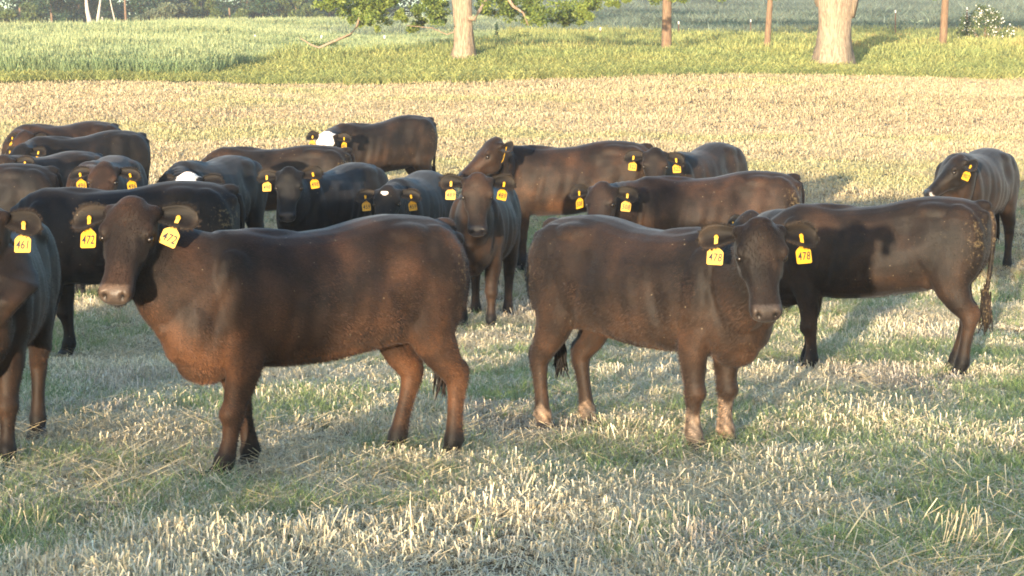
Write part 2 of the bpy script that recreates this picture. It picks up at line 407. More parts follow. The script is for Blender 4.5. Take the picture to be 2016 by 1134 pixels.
    fold = np.exp(-(((x - .80 + .0 * z) / .16) ** 2)) * sstep(.55, .8, z) * sstep(1.3, 1.1, z)
    disp += np.where(body & (t < -.02), fold * g['fold'] * (1 - 2 * np.abs(np.sin((x * 1.0 - .12 * z + .015 * np.sin(z * 11)) * 52)) ** .6), 0)
    disp += np.where(body, -.03 * np.exp(-((y) / .02) ** 2) * sstep(.15, .4, z) * sstep(1.05, .95, z) * sstep(-.78, -.84, x), 0)
    co = co + nrm * disp[:, None]
    lift = np.where(ish, 0, g['rump'] * sstep(.30, -.55, co[:, 0]) * sstep(.5, 1.05, co[:, 2])); co[:, 2] += lift
    bme.vertices.foreach_set('co', co.ravel())
    # ---- colours
    base_c, rust = np.array(g['coat']) * .66, np.array(g['rust']) * .68
    ns = np.sin(x * 7 + g['px']) * np.sin(z * 9 + 1.3 * np.sin(x * 5)) * .5 + np.sin(x * 17 + y * 11 + z * 5) * .2
    rf = g['brown'] * (np.clip(.25 + .9 * sstep(1.0, .45, z) + .55 * ns, 0, 1))
    rf = np.where(z < .32, rf * .8, rf); rf = np.where((t > .0) & ish, rf * .5, rf)
    col = base_c * (1 - rf[:, None]) + rust * rf[:, None]
    dark = sstep(.22, .10, z)                                     # black lower legs
    col = col * (1 - dark[:, None]) + np.array((.007, .0065, .007)) * dark[:, None]
    fi = [(feet[i][0], feet[i][1]) for i in range(4)]
    for i, sk in enumerate(g['socks']):
        if sk:
            mleg = sstep(.14, .11, np.hypot(x - fi[i][0], y - fi[i][1]) - .03) * sstep(sk + .02, sk - .02, z + .02 * np.sin(x * 60 + y * 45)) * sstep(.03, .06, z)
            k_ = np.clip(mleg * (.55 + .45 * np.sin(z * 70 + x * 90) * np.sin(y * 110 + z * 40)), 0, 1)[:, None]
            col = col * (1 - k_) + np.array((.20, .15, .115)) * k_
    if g['blaze'] == 'full':
        k_ = (ish & (t > -.06) & (up > -.21) & (np.abs(la) < .125 - .02 * np.sin(t * 30))).astype(float)[:, None]
        col = col * (1 - k_) + np.array((.78, .74, .70)) * k_
    elif g['blaze'] == 'spot':
        k_ = (np.exp(-((t - .075) / .020) ** 2 - ((la + .022) / .036) ** 2) * ish * (up > -.05) > .35).astype(float)[:, None]
        col = col * (1 - k_) + np.array((.75, .73, .72)) * k_
    elif g['blaze'] == 'nose':
        k_ = ((t > .505) & (t < .60) & ish & (up < .05) & (up > -.17) & (np.abs(la) < .105)).astype(float)[:, None]; col = col * (1 - k_) + np.array((.40, .37, .36)) * k_
    mz = np.where(ish, sstep(.468, .482, t + .35 * np.abs(la)**1.5 * 4 * .25) * sstep(.112, .098, -up), 0) * sstep(.086, .074, np.abs(la))
    mzc = np.array(g['muzzle']) * .62; col = col * (1 - mz[:, None]) + mzc * mz[:, None]
    lip = blob((.50, 0, -.106), (.07, .12, .006), 1.) * ish; col *= (1 - .75 * np.clip(lip, 0, 1)[:, None])
    for s in (-1, 1):
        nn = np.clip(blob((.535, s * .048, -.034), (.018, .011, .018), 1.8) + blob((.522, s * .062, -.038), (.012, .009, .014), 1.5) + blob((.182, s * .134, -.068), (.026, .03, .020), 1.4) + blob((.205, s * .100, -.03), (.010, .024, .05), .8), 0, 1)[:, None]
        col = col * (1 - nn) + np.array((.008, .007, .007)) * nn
    dung = np.zeros(nv)
    if g['dung']:
        dung = g['dung'] * (1.25 * np.exp(-((x + .80) / .13) ** 2 - ((z - .98) / .24) ** 2) + .55 * np.exp(-((x + .35) / .35) ** 2 - ((z - .9) / .25) ** 2)
                            + .35 * np.exp(-((x - .3) / .3) ** 2 - ((z - .95) / .2) ** 2))
        dung = np.where(ish, 0, dung)
    # ---- ears (closed leaf shells joined into the same skin)
    EV, EF, EC, EG = [], [], [], []; off = 0; tags = []
    na, nbb = 12, 9
    for s in (1, -1):
        dro = R(g['ear_droop'][0 if s > 0 else 1] + 7 + rng.normal(0, 6))
        r0 = H(.020, s * .120, -.092)
        ax = l * s * math.cos(dro) + (-h * -math.sin(dro)) * 1.0 - u * .18; ax /= np.linalg.norm(ax)
        vv = -h - ax * (-h).dot(ax); vv /= np.linalg.norm(vv)
        nn = np.cross(ax, vv); nn = nn if nn.dot(u) > 0 else -nn
        Lh = .220
        G = []
        for i in range(na):
            a = i / (na - 1); wdt = .030 + .032 * math.sin(min(1, a * 1.25) * math.pi * .60) ** 1.2 * 1.15
            if a > .68: wdt *= math.sqrt(max(0.02, 1 - ((a - .68) / .325) ** 2))
            row = []
            for jx in range(nbb):
                b = -1 + 2 * jx / (nbb - 1)
                c_ = r0 + ax * (Lh * (a - .02)) + vv * (wdt * b + .018 * math.sin(a * 2.6)) + nn * ((b * b) * wdt * (.75 - .45 * a) - .01 * a - .022 * (1 - a))
                row.append(c_)
            G.append(row)
        G = np.array(G); EG.append((G, nn, ax))
        front = G + nn * .003; bk = G - nn * .006
        Vv = np.vstack([front.reshape(-1, 3), bk.reshape(-1, 3)]); m_ = na * nbb; ff = []
        for i in range(na - 1):
            for jx in range(nbb - 1):
                a0 = i * nbb + jx; ff.append((a0, a0 + 1, a0 + nbb + 1, a0 + nbb)); ff.append((m_ + a0, m_ + a0 + nbb, m_ + a0 + nbb + 1, m_ + a0 + 1))
        bd = [i for i in range(nbb)] + [i * nbb + nbb - 1 for i in range(1, na)] + [(na - 1) * nbb + jx for jx in range(nbb - 2, -1, -1)] + [i * nbb for i in range(na - 2, 0, -1)]
        for i in range(len(bd)): a0, b0 = bd[i], bd[(i + 1) % len(bd)]; ff.append((a0, m_ + a0, m_ + b0, b0))
        EV.append(Vv); EF += [tuple(k + off for k in f_) for f_ in ff]; off += len(Vv)
        cE = np.tile(base_c * .9 + rust * .15 * g['brown'], (2 * m_, 1)); inner = np.zeros(2 * m_)
        bb = np.abs(np.tile(np.linspace(-1, 1, nbb), na)); aa = np.repeat(np.linspace(0, 1, na), nbb)
        cE[:m_] = np.where(((bb < .75) & (aa < .9))[:, None], np.array((.006, .0045, .004)) , np.array((.014, .011, .009)))
        EC.append(cE)
        at = G[int(na * .52), nbb // 2] + nn * .024 - zz * .006
        tags.append((s, at, nn, ax))
    EHV = []
    for Gr, nn_e, ax_e in EG:
        k_ = 900; ii = rng.integers(1, na, k_); side_ = rng.random(k_); jj = np.where(side_ < .38, 0, np.where(side_ < .76, nbb - 1, rng.integers(0, nbb, k_)))
        p_ = Gr[ii, jj] + rng.normal(0, .004, (k_, 3)); cen = Gr[ii, nbb // 2]; out_ = p_ - cen; out_ /= np.linalg.norm(out_, axis=1)[:, None] + 1e-6
        d_ = out_ * np.where(side_ < .76, .8, .15)[:, None] + ax_e * .55 + nn_e * rng.uniform(-.2, .6, (k_, 1)) + rng.normal(0, .25, (k_, 3)); d_ /= np.linalg.norm(d_, axis=1)[:, None]
        sw = np.cross(d_, nn_e); sw /= np.linalg.norm(sw, axis=1)[:, None] + 1e-6; ln_ = rng.uniform(.006, .015, k_)[:, None]
        EHV.append(np.stack([p_ - sw * .0011, p_ + sw * .0011, p_ + d_ * ln_], 1).reshape(-1, 3))
    EHV = np.vstack(EHV); eh = quads_mesh('ear_hair', EHV, np.arange(len(EHV)).reshape(-1, 3), M['coat'], root); eh['kind'] = 'stuff'
    a_ = eh.data.attributes.new('coat', 'FLOAT_COLOR', 'POINT'); a_.data.foreach_set('color', np.tile(np.array([.020, .015, .012, 1.]), len(EHV)).astype(np.float32))
    EVv = np.vstack(EV); ECc = np.vstack(EC)
    nf = len(bme.polygons)
    bm = bmesh.new(); bm.from_mesh(bme); bm.verts.ensure_lookup_table()
    nvs = [bm.verts.new(tuple(v)) for v in EVv]
    for f_ in EF: bm.faces.new([nvs[i] for i in f_])
    bmesh.ops.recalc_face_normals(bm, faces=bm.faces)
    for fc in bm.faces: fc.smooth = True
    bm.to_mesh(bme); bm.free()
    col = np.vstack([col, ECc]); dung = np.concatenate([dung, np.zeros(len(ECc))]); wet = np.concatenate([mz, np.zeros(len(ECc))])
    ca = bme.attributes.new('coat', 'FLOAT_COLOR', 'POINT'); ca.data.foreach_set('color', np.hstack([np.clip(col, 0, 1), np.ones((len(col), 1))]).astype(np.float32).ravel())
    da = bme.attributes.new('dung', 'FLOAT', 'POINT'); da.data.foreach_set('value', dung.astype(np.float32))
    wa = bme.attributes.new('wet', 'FLOAT', 'POINT'); wa.data.foreach_set('value', wet.astype(np.float32))
    bme.materials.clear(); bme.materials.append(M['coat'])
    body_o = bpy.data.objects.new('body', bme); link(body_o); body_o.parent = root
    # ---- fuzz of short hair over the coat
    if g.get('hair', 0):
        cnt = g['hair']; allc = co; pick = rng.integers(0, nv, cnt); P0 = allc[pick] + rng.normal(0, .006, (cnt, 3)); Nn = nrm[pick]
        flow = np.tile(v3(-.75, 0, -.65), (cnt, 1)); isH = ish[pick]; flow[isH] = h
        dirv = Nn * .34 + flow * .8 + rng.normal(0, .20, (cnt, 3)); dirv /= np.linalg.norm(dirv, axis=1)[:, None]
        Lh = rng.uniform(.008, .017, cnt)[:, None] * 1.2 * np.where(isH & (t[pick] < .08), 1.5, 1)[:, None]
        sd_ = np.cross(dirv, Nn); sd_ /= np.linalg.norm(sd_, axis=1)[:, None] + 1e-9
        keep = (mz[pick] < .3) & (z[pick] > .1)
        P0 = P0 - Nn * ((P0 - allc[pick]) * Nn).sum(1)[:, None]
        V0 = P0 - sd_ * .0009; V1 = P0 + sd_ * .0009; V2 = P0 + dirv * Lh
        V = np.stack([V0, V1, V2], 1)[keep].reshape(-1, 3); F = np.arange(len(V)).reshape(-1, 3)
        ho = quads_mesh('coat_hair', V, F, M['coat'], root); ho['kind'] = 'stuff'
        cc = np.repeat(col[pick][keep] * rng.uniform(.45, 2.1, (int(keep.sum()), 1)), 3, 0)
        a_ = ho.data.attributes.new('coat', 'FLOAT_COLOR', 'POINT'); a_.data.foreach_set('color', np.hstack([cc, np.ones((len(cc), 1))]).astype(np.float32).ravel())
    for (fx, fy) in feet:
        a_ = Matrix.Rotation(hd, 3, 'Z') @ Vector((fx * sc, fy * sc, 0)); FEET.append((base.x + a_.x, base.y + a_.y))
    # ---- eyes
    A2 = None
    for s in (1, -1):
        V, F = ellipsoid((0, 0, 0), (.019, .019, .019), n=14, m=10)
        e_ = mesh_obj('eye', V + H(.180, s * .131, -.066), F, M['eye'], root, True)
    # ---- hooves: two claws each
    for (fx, fy) in feet:
        A3 = Acc()
        for s in (-1, 1):
            rg = []
            for zz_, rx, ry, ox in ((0.0, .052, .027, .022), (.02, .050, .027, .016), (.045, .043, .026, .006), (.062, .034, .022, -.002)):
                a = np.linspace(0, 2 * math.pi, 12, endpoint=False)
                rg.append(np.stack([fx + ox + np.cos(a) * rx, fy + s * .028 + np.sin(a) * ry, np.full(12, zz_)], 1))
            A3.add(*loft(rg))
        mesh_obj('hoof', A3.arr(), A3.F, M['hoof'], root, True)
    # ---- tail
    tx, ty = g['tail']
    path = [(-.80, 0, 1.165), (-.862, 0, 1.135), (-.885, ty * .1, 1.05), (-.885 + tx * .2, ty * .25, .90), (-.875 + tx * .4, ty * .5, .76), (-.865 + tx * .7, ty * .8, .64), (-.855 + tx, ty, .53)]
    path = [(a_, b_, c_ + g['rump'] * float(sstep(.5, 1.05, c_))) for a_, b_, c_ in path]
    A4 = Acc(); A4.add(*tube(path, [.036, .031, .025, .021, .018, .017, .015], 10))
    e0 = v3(*path[-1])
    for k in range(26):
        o = rng.normal(0, .014, 3); tip = e0 + v3(rng.normal(0, .022), rng.normal(0, .022), -.12 - rng.uniform(0, .12))
        A4.add(*tube([e0 + o + v3(0, 0, .10), (e0 + o + tip) / 2 + rng.normal(0, .012, 3), tip], [.007, .008, .002], 5))
    to = mesh_obj('tail', A4.arr(), A4.F, M['coat'], root, True)
    a_ = to.data.attributes.new('coat', 'FLOAT_COLOR', 'POINT'); a_.data.foreach_set('color', np.tile(np.array([*(base_c * .6 + rust * .3 * g['brown']), 1.]), len(A4.arr())).astype(np.float32))
    a_ = to.data.attributes.new('dung', 'FLOAT', 'POINT'); a_.data.foreach_set('value', np.full(len(A4.arr()), g.get('taildung', .3), np.float32))
    # ---- tags
    if g['num']:
        tm = make_text(g['num']) if g['num'].strip() else None
        for i, (s, at, nn, ax) in enumerate(tags):
            if not g['tags'][i]: continue
            swing = R(g['tagtilt'][i] if 'tagtilt' in g else rng.normal(0, 9)); nn = nn + (ax * rng.normal(0, .22) if 'tagtilt' not in g else 0) + zz * rng.normal(0, .1); nn = nn / np.linalg.norm(nn)
            nf_ = nn.copy(); nf_[2] *= .35; nf_ /= np.linalg.norm(nf_)
            dn = -zz - nf_ * (-zz).dot(nf_); dn /= np.linalg.norm(dn)
            side = np.cross(-dn, nf_)                      # x axis so that text reads from the front
            dn2 = dn * math.cos(swing) + side * math.sin(swing); side = np.cross(-dn2, nf_)
            mt = Matrix(((side[0], -dn2[0], nf_[0], at[0]), (side[1], -dn2[1], nf_[1], at[1]), (side[2], -dn2[2], nf_[2], at[2]), (0, 0, 0, 1)))
            to_ = bpy.data.objects.new('ear_tag', TAG_MESH); link(to_); to_.parent = root
            ts = g.get('tagscale', 1.0); to_.matrix_local = mt @ Matrix.Scale(ts, 4)
            if tm is None: continue
            nm = bpy.data.objects.new('tag_number', tm); link(nm); nm.parent = to_; nm.location = (0, -.111, .0032)
    return root

COWS = [
 dict(id='472', rump=.04, fold=.016, num='472', px=614, D=10.35, heading=215, head=(252, 398, 9.68), yaw=258, pitch=62, roll=-3, brown=.8, rust=(.084, .041, .022), sc=1.0, vox=.0115, hair=100000, dung=.85, swing=(.17, -.15, -.06, .12), tail=(.05, -.05),
      muzzle=(.08, .062, .053), tagtilt=(-24, 2), label='brown black cow broadside in front facing left, yellow ear tags reading 472'),
 dict(id='478', rump=.035, num='478', px=1286, D=11.4, heading=-46, head=(1502, 440, 10.3), yaw=-84, pitch=70, roll=2, brown=.5, sc=.985, vox=.0115, hair=100000, dung=.8, swing=(.02, .0, .05, -.03), tail=(.06, .05), socks=(.27, .22, .16, .15),
      muzzle=(.08, .064, .057), tagtilt=(4, -3), label='dark cow with pale front socks looking at the camera, ear tags reading 478'),
 dict(id='461', num='461', px=-12, D=10.8, wide=.88, heading=277, head=(-46, 408, 10.1), yaw=246, pitch=62, brown=.75, vox=.014, hair=60000, dung=.3, tail=(.06, -.14), swing=(.10, -.04, 0, .06), label='dark cow cut off by the left edge of the photo, ear tag reading 461'),
 dict(id='A', num='', px=232, D=16.0, heading=182, head=(20, 470, 15.9), yaw=185, pitch=40, brown=.18, sc=1.1, vox=.016, coat=(.009, .0085, .010), dung=.8, swing=(.10, -.05, 0, .05), label='black cow without visible head standing behind the cow tagged 472'),
 dict(id='F', rump=.04, num=' ', px=1712, D=14.8, heading=163, head=(1462, 415, 15.7), yaw=215, pitch=52, brown=.4, sc=.995, vox=.0145, hair=50000, coat=(.014, .011, .010), dung=.8, swing=(-.03, .04, .02, .10), tail=(.02, .03), taildung=.95, tags=(0, 1),
      label='large black cow seen from the side with dung coated tail, behind cow 478'),
 dict(id='489', num='489', px=950, D=18.4, heading=264, head=(940, 348, 17.3), yaw=270, pitch=70, brown=.85, coat=(.028, .018, .014), sc=1.02, vox=.015, hair=30000, dung=.2, swing=(.03, -.03, .05, -.05), label='reddish brown cow facing straight at the camera, ear tags reading 489'),
 dict(id='508', num='508', px=1385, D=19.2, heading=183, head=(1158, 350, 18.3), yaw=248, pitch=62, brown=.7, coat=(.028, .018, .015), sc=1.06, vox=.016, hair=25000, dung=.9, label='dark brown cow side on with turned head, ear tags reading 508'),
 dict(id='498', rump=.07, num='498', px=650, D=20.9, heading=242, head=(568, 335, 19.8), yaw=268, pitch=68, brown=.1, coat=(.008, .008, .010), sc=1.02, vox=.017, dung=.3, label='glossy black cow facing the camera with ear tags reading 498'),
 dict(id='459', rump=.05, num='459', px=812, D=20.5, heading=256, head=(762, 368, 19.3), yaw=266, pitch=55, brown=.2, coat=(.010, .0095, .010), sc=.98, vox=.017, dung=.2, blaze='spot', label='black cow with white forehead spot, ear tags reading 459'),
 dict(id='496', num='496', px=205, D=21.0, heading=268, head=(203, 322, 19.7), yaw=268, pitch=52, brown=.9, coat=(.032, .018, .013), sc=1.1, vox=.017, dung=.2, label='brown cow facing the camera over a black back, ear tags reading 496'),
 dict(id='J', num='', px=-70, D=20.3, heading=188, head=(-300, 400, 20), yaw=188, pitch=50, brown=.2, coat=(.010, .0095, .011), sc=1.07, vox=.018, dung=.2, label='black cow at the left edge between cows 504 and 472, only its smooth back showing'),
 dict(id='B', num='', px=412, D=21.4, heading=250, head=(368, 340, 20.2), yaw=262, pitch=45, brown=.2, coat=(.010, .0095, .011), sc=1.08, vox=.017, dung=.5, blaze='full', label='black cow whose white forehead peeks over the black rump'),
 dict(id='C', rump=.0, num='', px=535, D=23.8, heading=181, head=(405, 322, 24.4), yaw=150, pitch=30, brown=.75, coat=(.014, .011, .010), sc=1.09, vox=.018, dung=.9, label='cow with black shoulders and rusty brown rump behind cow 498'),
 dict(id='D', rump=.10, num='482', px=742, D=29.6, heading=207, head=(638, 257, 28.4), yaw=256, pitch=60, brown=.35, sc=1.06, vox=.02, dung=.7, blaze='full', label='white faced dark cow farthest back in the middle of the herd'),
 dict(id='E', num='519', px=1112, D=22.9, heading=181, head=(966, 272, 22.2), yaw=200, pitch=44, hs=1.0, brown=.9, coat=(.028, .017, .013), sc=1.14, vox=.017, hair=20000, dung=.6, muzzle=(.22, .13, .10), label='dark brown cow in profile with head held level, behind cow 489'),
 dict(id='522', rump=.09, num='522', px=1368, D=23.5, heading=236, head=(1290, 296, 22.3), yaw=268, pitch=64, brown=.3, hair=22000, coat=(.022, .016, .014), sc=1.05, vox=.018, dung=.3, label='dark cow looking at the camera over a brown back, ear tags reading 522'),
 dict(id='G', num='907', px=1914, D=22.4, heading=240, head=(1880, 306, 21.5), yaw=194, pitch=46, brown=.35, sc=1.1, vox=.017, hair=15000, dung=.2, blaze='nose', label='dark cow with pale muzzle looking left at the right edge, ear tag reading 907'),
 dict(id='491', num='491', px=122, D=28.8, heading=222, head=(45, 258, 27.9), yaw=246, pitch=52, brown=.8, coat=(.032, .018, .013), sc=1.08, vox=.02, dung=.2, label='brown cow farthest back at the left, ear tag reading 491'),
 dict(id='H', rump=.06, num='501', px=158, D=26.3, heading=214, head=(38, 285, 25.3), yaw=240, pitch=52, brown=.15, coat=(.009, .0085, .010), sc=1.08, vox=.02, dung=.1, label='black cow with smooth back in front of the brown cow 491, tag reading 501'),
 dict(id='504', num='504', px=85, D=23.3, heading=232, head=(4, 300, 22.0), yaw=262, pitch=58, brown=.4, coat=(.016, .012, .011), sc=1.03, vox=.019, dung=.1, label='dark cow at the left edge with one ear tag reading 504 in view'),
]
import os
only = os.environ.get('ONLY')
for c in COWS:
    if only and c['id'] not in only.split(','): continue
    build_cow(c)

# ------------------------------------------------------------------ ground sheet
def noise2(x, y, s, seed=0):
    """cheap smooth value noise"""
    r = np.random.default_rng(seed); T = r.random((64, 64))
    xs, ys = x / s, y / s; xi, yi = np.floor(xs).astype(int), np.floor(ys).astype(int); fx, fy = xs - xi, ys - yi
    fx = fx * fx * (3 - 2 * fx); fy = fy * fy * (3 - 2 * fy)
    g_ = lambda a, b: T[a % 64, b % 64]
    return (g_(xi, yi) * (1 - fx) + g_(xi + 1, yi) * fx) * (1 - fy) + (g_(xi, yi + 1) * (1 - fx) + g_(xi + 1, yi + 1) * fx) * fy
BL = lambda u: 66.3 + 14 * sstep(-.16, -.10, u) + 38 * sstep(-.035, .01, u)
EDGE = lambda x: 64.3 + .06 * x + .6 * np.sin(x * .11) + .25 * np.sin(x * 1.9)
def ground():
    ys = np.concatenate([np.linspace(-70, 4, 110), np.linspace(4.3, 30, 150), np.linspace(30.5, 120, 220), np.linspace(122, 300, 90), np.linspace(304, 425, 30)])
    xs = np.concatenate([-np.geomspace(30, 220, 60)[::-1], np.linspace(-29.5, 29.5, 190), np.geomspace(30, 220, 60)])
    X, Y = np.meshgrid(xs, ys); Z = terr(X, Y)
    V = np.stack([X, Y, Z], -1).reshape(-1, 3); nx = len(xs)
    i, j = np.meshgrid(np.arange(len(ys) - 1), np.arange(nx - 1), indexing='ij'); a = (i * nx + j).ravel()
    F = np.stack([a, a + 1, a + nx + 1, a + nx], 1)
    m, t, p = new_mat('ground_soil'); L = t.links.new
    at = N(t, 'ShaderNodeAttribute', attribute_name='cover'); geo = N(t, 'ShaderNodeNewGeometry')
    n1 = N(t, 'ShaderNodeTexNoise'); n1.inputs['Scale'].default_value = 26; n1.inputs['Detail'].default_value = 8; n1.inputs['Roughness'].default_value = .7
    L(geo.outputs['Position'], n1.inputs['Vector'])
    n2 = N(t, 'ShaderNodeTexNoise'); n2.inputs['Scale'].default_value = .45; n2.inputs['Detail'].default_value = 5; L(geo.outputs['Position'], n2.inputs['Vector'])
    r1 = ramp(t, n1.outputs[0], [(.35, (.45, .42, .38)), (.65, (1.4, 1.35, 1.25))]); r2 = ramp(t, n2.outputs[0], [(.3, (.75, .8, .78)), (.7, (1.2, 1.15, 1.1))])
    c = mixc(t, 1, mixc(t, 1, at.outputs['Color'], r1.outputs[0], 'MULTIPLY'), r2.outputs[0], 'MULTIPLY'); L(c, p.inputs['Base Color'])
    p.inputs['Roughness'].default_value = .95; p.inputs['Specular IOR Level'].default_value = .1
    b = N(t, 'ShaderNodeBump'); b.inputs['Strength'].default_value = .9; b.inputs['Distance'].default_value = .05; L(n1.outputs[0], b.inputs['Height']); L(b.outputs[0], p.inputs['Normal'])
    o = quads_mesh('ground', V, F, m, None, True); tag(o, 'stubble field rising to a grassy bank and a hillside', kind='structure')
    x, y = V[:, 0], V[:, 1]
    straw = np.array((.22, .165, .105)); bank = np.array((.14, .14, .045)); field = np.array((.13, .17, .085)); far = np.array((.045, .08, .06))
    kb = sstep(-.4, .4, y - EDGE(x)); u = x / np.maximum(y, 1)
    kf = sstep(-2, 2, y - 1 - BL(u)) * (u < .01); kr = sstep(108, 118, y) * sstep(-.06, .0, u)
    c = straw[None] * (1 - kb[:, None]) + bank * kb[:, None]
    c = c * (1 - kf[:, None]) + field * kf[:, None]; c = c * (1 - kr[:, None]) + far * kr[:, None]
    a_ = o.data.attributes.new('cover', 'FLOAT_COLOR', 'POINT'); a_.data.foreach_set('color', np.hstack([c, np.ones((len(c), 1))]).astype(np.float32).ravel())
ground()

# ------------------------------------------------------------------ plants as instanced tufts (stuff)
def blade_mat(name, trans=.25, rough=.6):
    m, t, p = new_mat(name); L = t.links.new
    tint = N(t, 'ShaderNodeAttribute', attribute_name='tint', attribute_type='INSTANCER')
    bc = N(t, 'ShaderNodeAttribute', attribute_name='shade')
    c = mixc(t, 1, tint.outputs['Color'], bc.outputs['Color'], 'MULTIPLY'); L(c, p.inputs['Base Color'])
    p.inputs['Roughness'].default_value = rough; p.inputs['Specular IOR Level'].default_value = .25
    tr = N(t, 'ShaderNodeBsdfTranslucent'); L(c, tr.inputs[0]); mx = N(t, 'ShaderNodeMixShader'); mx.inputs[0].default_value = trans
    out = t.nodes['Material Output']; L(p.outputs[0], mx.inputs[1]); L(tr.outputs[0], mx.inputs[2]); L(mx.outputs[0], out.inputs[0])
    return m
M['straw'] = blade_mat('straw_blades', .15, .5); M['grass'] = blade_mat('grass_blades', .3)
def tuft(nb, rad, hmin, hmax, wid, lean, seg=2, flop=0., seed=0, headp=0, cut=True, var=.25, lie=0.):
    """mesh of nb ribbon blades; returns a bpy object kept out of the scene"""
    r = np.random.default_rng(seed); V, F, Cc = [], [], []; n = 0
    for b in range(nb):
        a = r.uniform(0, 6.28); rr = rad * math.sqrt(r.random()); x0, y0 = rr * math.cos(a), rr * math.sin(a)
        H_ = r.uniform(hmin, hmax); d = r.uniform(0, 6.28); ln = abs(r.normal(0, lean)); w_ = wid * r.uniform(.6, 1.3)
        lying = r.random() < lie
        if lying: ln = r.uniform(2.5, 7); 
        fa = r.uniform(0, 3.14); sx, sy = math.cos(fa) * w_ / 2, math.sin(fa) * w_ / 2
        dirx, diry = math.cos(d) * ln, math.sin(d) * ln; k = 1 / math.sqrt(1 + ln * ln)
        sh = 1 + r.normal(0, var); tone = np.array([sh, sh * (1 + r.normal(0, .02)), sh * (1 + r.normal(0, .05))])
        for i in range(seg + 1):
            s = i / seg; bend = flop * s * s
            X = x0 + (dirx * k * s + math.cos(d) * bend) * H_; Y = y0 + (diry * k * s + math.sin(d) * bend) * H_; Z = max(H_ * k * s * (1 - .35 * flop * s), .0) + (r.uniform(.01, .04) if lying else -.01 * (i == 0))
            ww = 1 if cut else (1 - s) ** .7 + .04
            if headp and s > .99: ww = 1
            V += [(X - sx * ww, Y - sy * ww, Z), (X + sx * ww, Y + sy * ww, Z)]; Cc += [tone, tone]
            if i: F.append((n + 2 * i - 2, n + 2 * i - 1, n + 2 * i + 1, n + 2 * i))
        n += 2 * (seg + 1)
        if headp and r.random() < headp:
            hl = H_ * .2; hw = wid * .8; tX, tY, tZ = X, Y, Z
            V += [(tX - hw, tY, tZ - .01), (tX + hw, tY, tZ), (tX, tY, tZ + hl), (tX, tY - hw, tZ + hl * .4)]; F.append((n, n + 1, n + 2, n + 3)); n += 4
            Cc += [np.array([1.3, 1.2, 1.3])] * 4
    me = bpy.data.meshes.new('tuft'); me.from_pydata(V, [], F); me.update()
    a_ = me.attributes.new('shade', 'FLOAT_COLOR', 'POINT'); a_.data.foreach_set('color', np.hstack([np.clip(np.array(Cc), .2, 2.2), np.ones((len(Cc), 1))]).astype(np.float32).ravel())
    return me
SRC = []
def scatter(name, P, rot, scl, tint, meshes, mat, label):
    src = []
    for me in meshes:
        me.materials.clear(); me.materials.append(mat)
        o = bpy.data.objects.new('tuft_source', me); src.append(o); SRC.append(o)
    me = bpy.data.meshes.new(name); me.vertices.add(len(P)); me.vertices.foreach_set('co', np.asarray(P, np.float32).ravel())
    def at(nm, ty, v, key): a = me.attributes.new(nm, ty, 'POINT'); a.data.foreach_set(key, np.asarray(v).ravel())
    at('rot', 'FLOAT_VECTOR', np.asarray(rot, np.float32), 'vector'); at('scl', 'FLOAT_VECTOR', np.asarray(scl, np.float32), 'vector')
    at('tint', 'FLOAT_COLOR', np.hstack([np.clip(tint, 0, 1), np.ones((len(P), 1))]).astype(np.float32), 'color')
    at('idx', 'INT', rng.integers(0, len(meshes), len(P)).astype(np.int32), 'value')
    ob = bpy.data.objects.new(name, me); link(ob); tag(ob, label, kind='stuff')
    ng = bpy.data.node_groups.new(name + '_scatter', 'GeometryNodeTree'); ng.interface.new_socket('Geometry', in_out='INPUT', socket_type='NodeSocketGeometry'); ng.interface.new_socket('Geometry', in_out='OUTPUT', socket_type='NodeSocketGeometry')
    gi = ng.nodes.new('NodeGroupInput'); go = ng.nodes.new('NodeGroupOutput'); L = ng.links.new
    iop = ng.nodes.new('GeometryNodeInstanceOnPoints'); iop.inputs['Pick Instance'].default_value = True
    jn = ng.nodes.new('GeometryNodeJoinGeometry')
    for o in reversed(src):
        oi = ng.nodes.new('GeometryNodeObjectInfo'); oi.inputs['Object'].default_value = o; oi.inputs['As Instance'].default_value = False
        g2 = ng.nodes.new('GeometryNodeGeometryToInstance'); L(oi.outputs['Geometry'], g2.inputs[0]); L(g2.outputs[0], jn.inputs[0])
    def na(nm, ty):
        x = ng.nodes.new('GeometryNodeInputNamedAttribute'); x.data_type = ty; x.inputs['Name'].default_value = nm
        return [s for s in x.outputs if s.enabled and s.name == 'Attribute'][0]
    L(gi.outputs[0], iop.inputs['Points']); L(jn.outputs[0], iop.inputs['Instance'])
    L(na('idx', 'INT'), iop.inputs['Instance Index']); L(na('scl', 'FLOAT_VECTOR'), iop.inputs['Scale'])
    e2r = ng.nodes.new('FunctionNodeEulerToRotation'); L(na('rot', 'FLOAT_VECTOR'), e2r.inputs[0]); L(e2r.outputs[0], iop.inputs['Rotation'])
    L(iop.outputs[0], go.inputs[0])
    md = ob.modifiers.new('scatter', 'NODES'); md.node_group = ng
    return ob
def pts(n, y0, y1, pad=2.0, half=.262, pw=1.0):
    """n random ground points in the wedge in view plus a margin; density falls off as y**(-pw)"""
    y = (y0 ** (2 - pw) + rng.random(n) * (y1 ** (2 - pw) - y0 ** (2 - pw))) ** (1 / (2 - pw)) if pw != 2 else y0 * (y1 / y0) ** rng.random(n)
    x = (rng.random(n) * 2 - 1) * (half * y + pad)
    return x, y
def rots(n, tilt=.12): return np.stack([rng.normal(0, tilt, n), rng.normal(0, tilt, n), rng.uniform(0, 6.28, n)], 1)

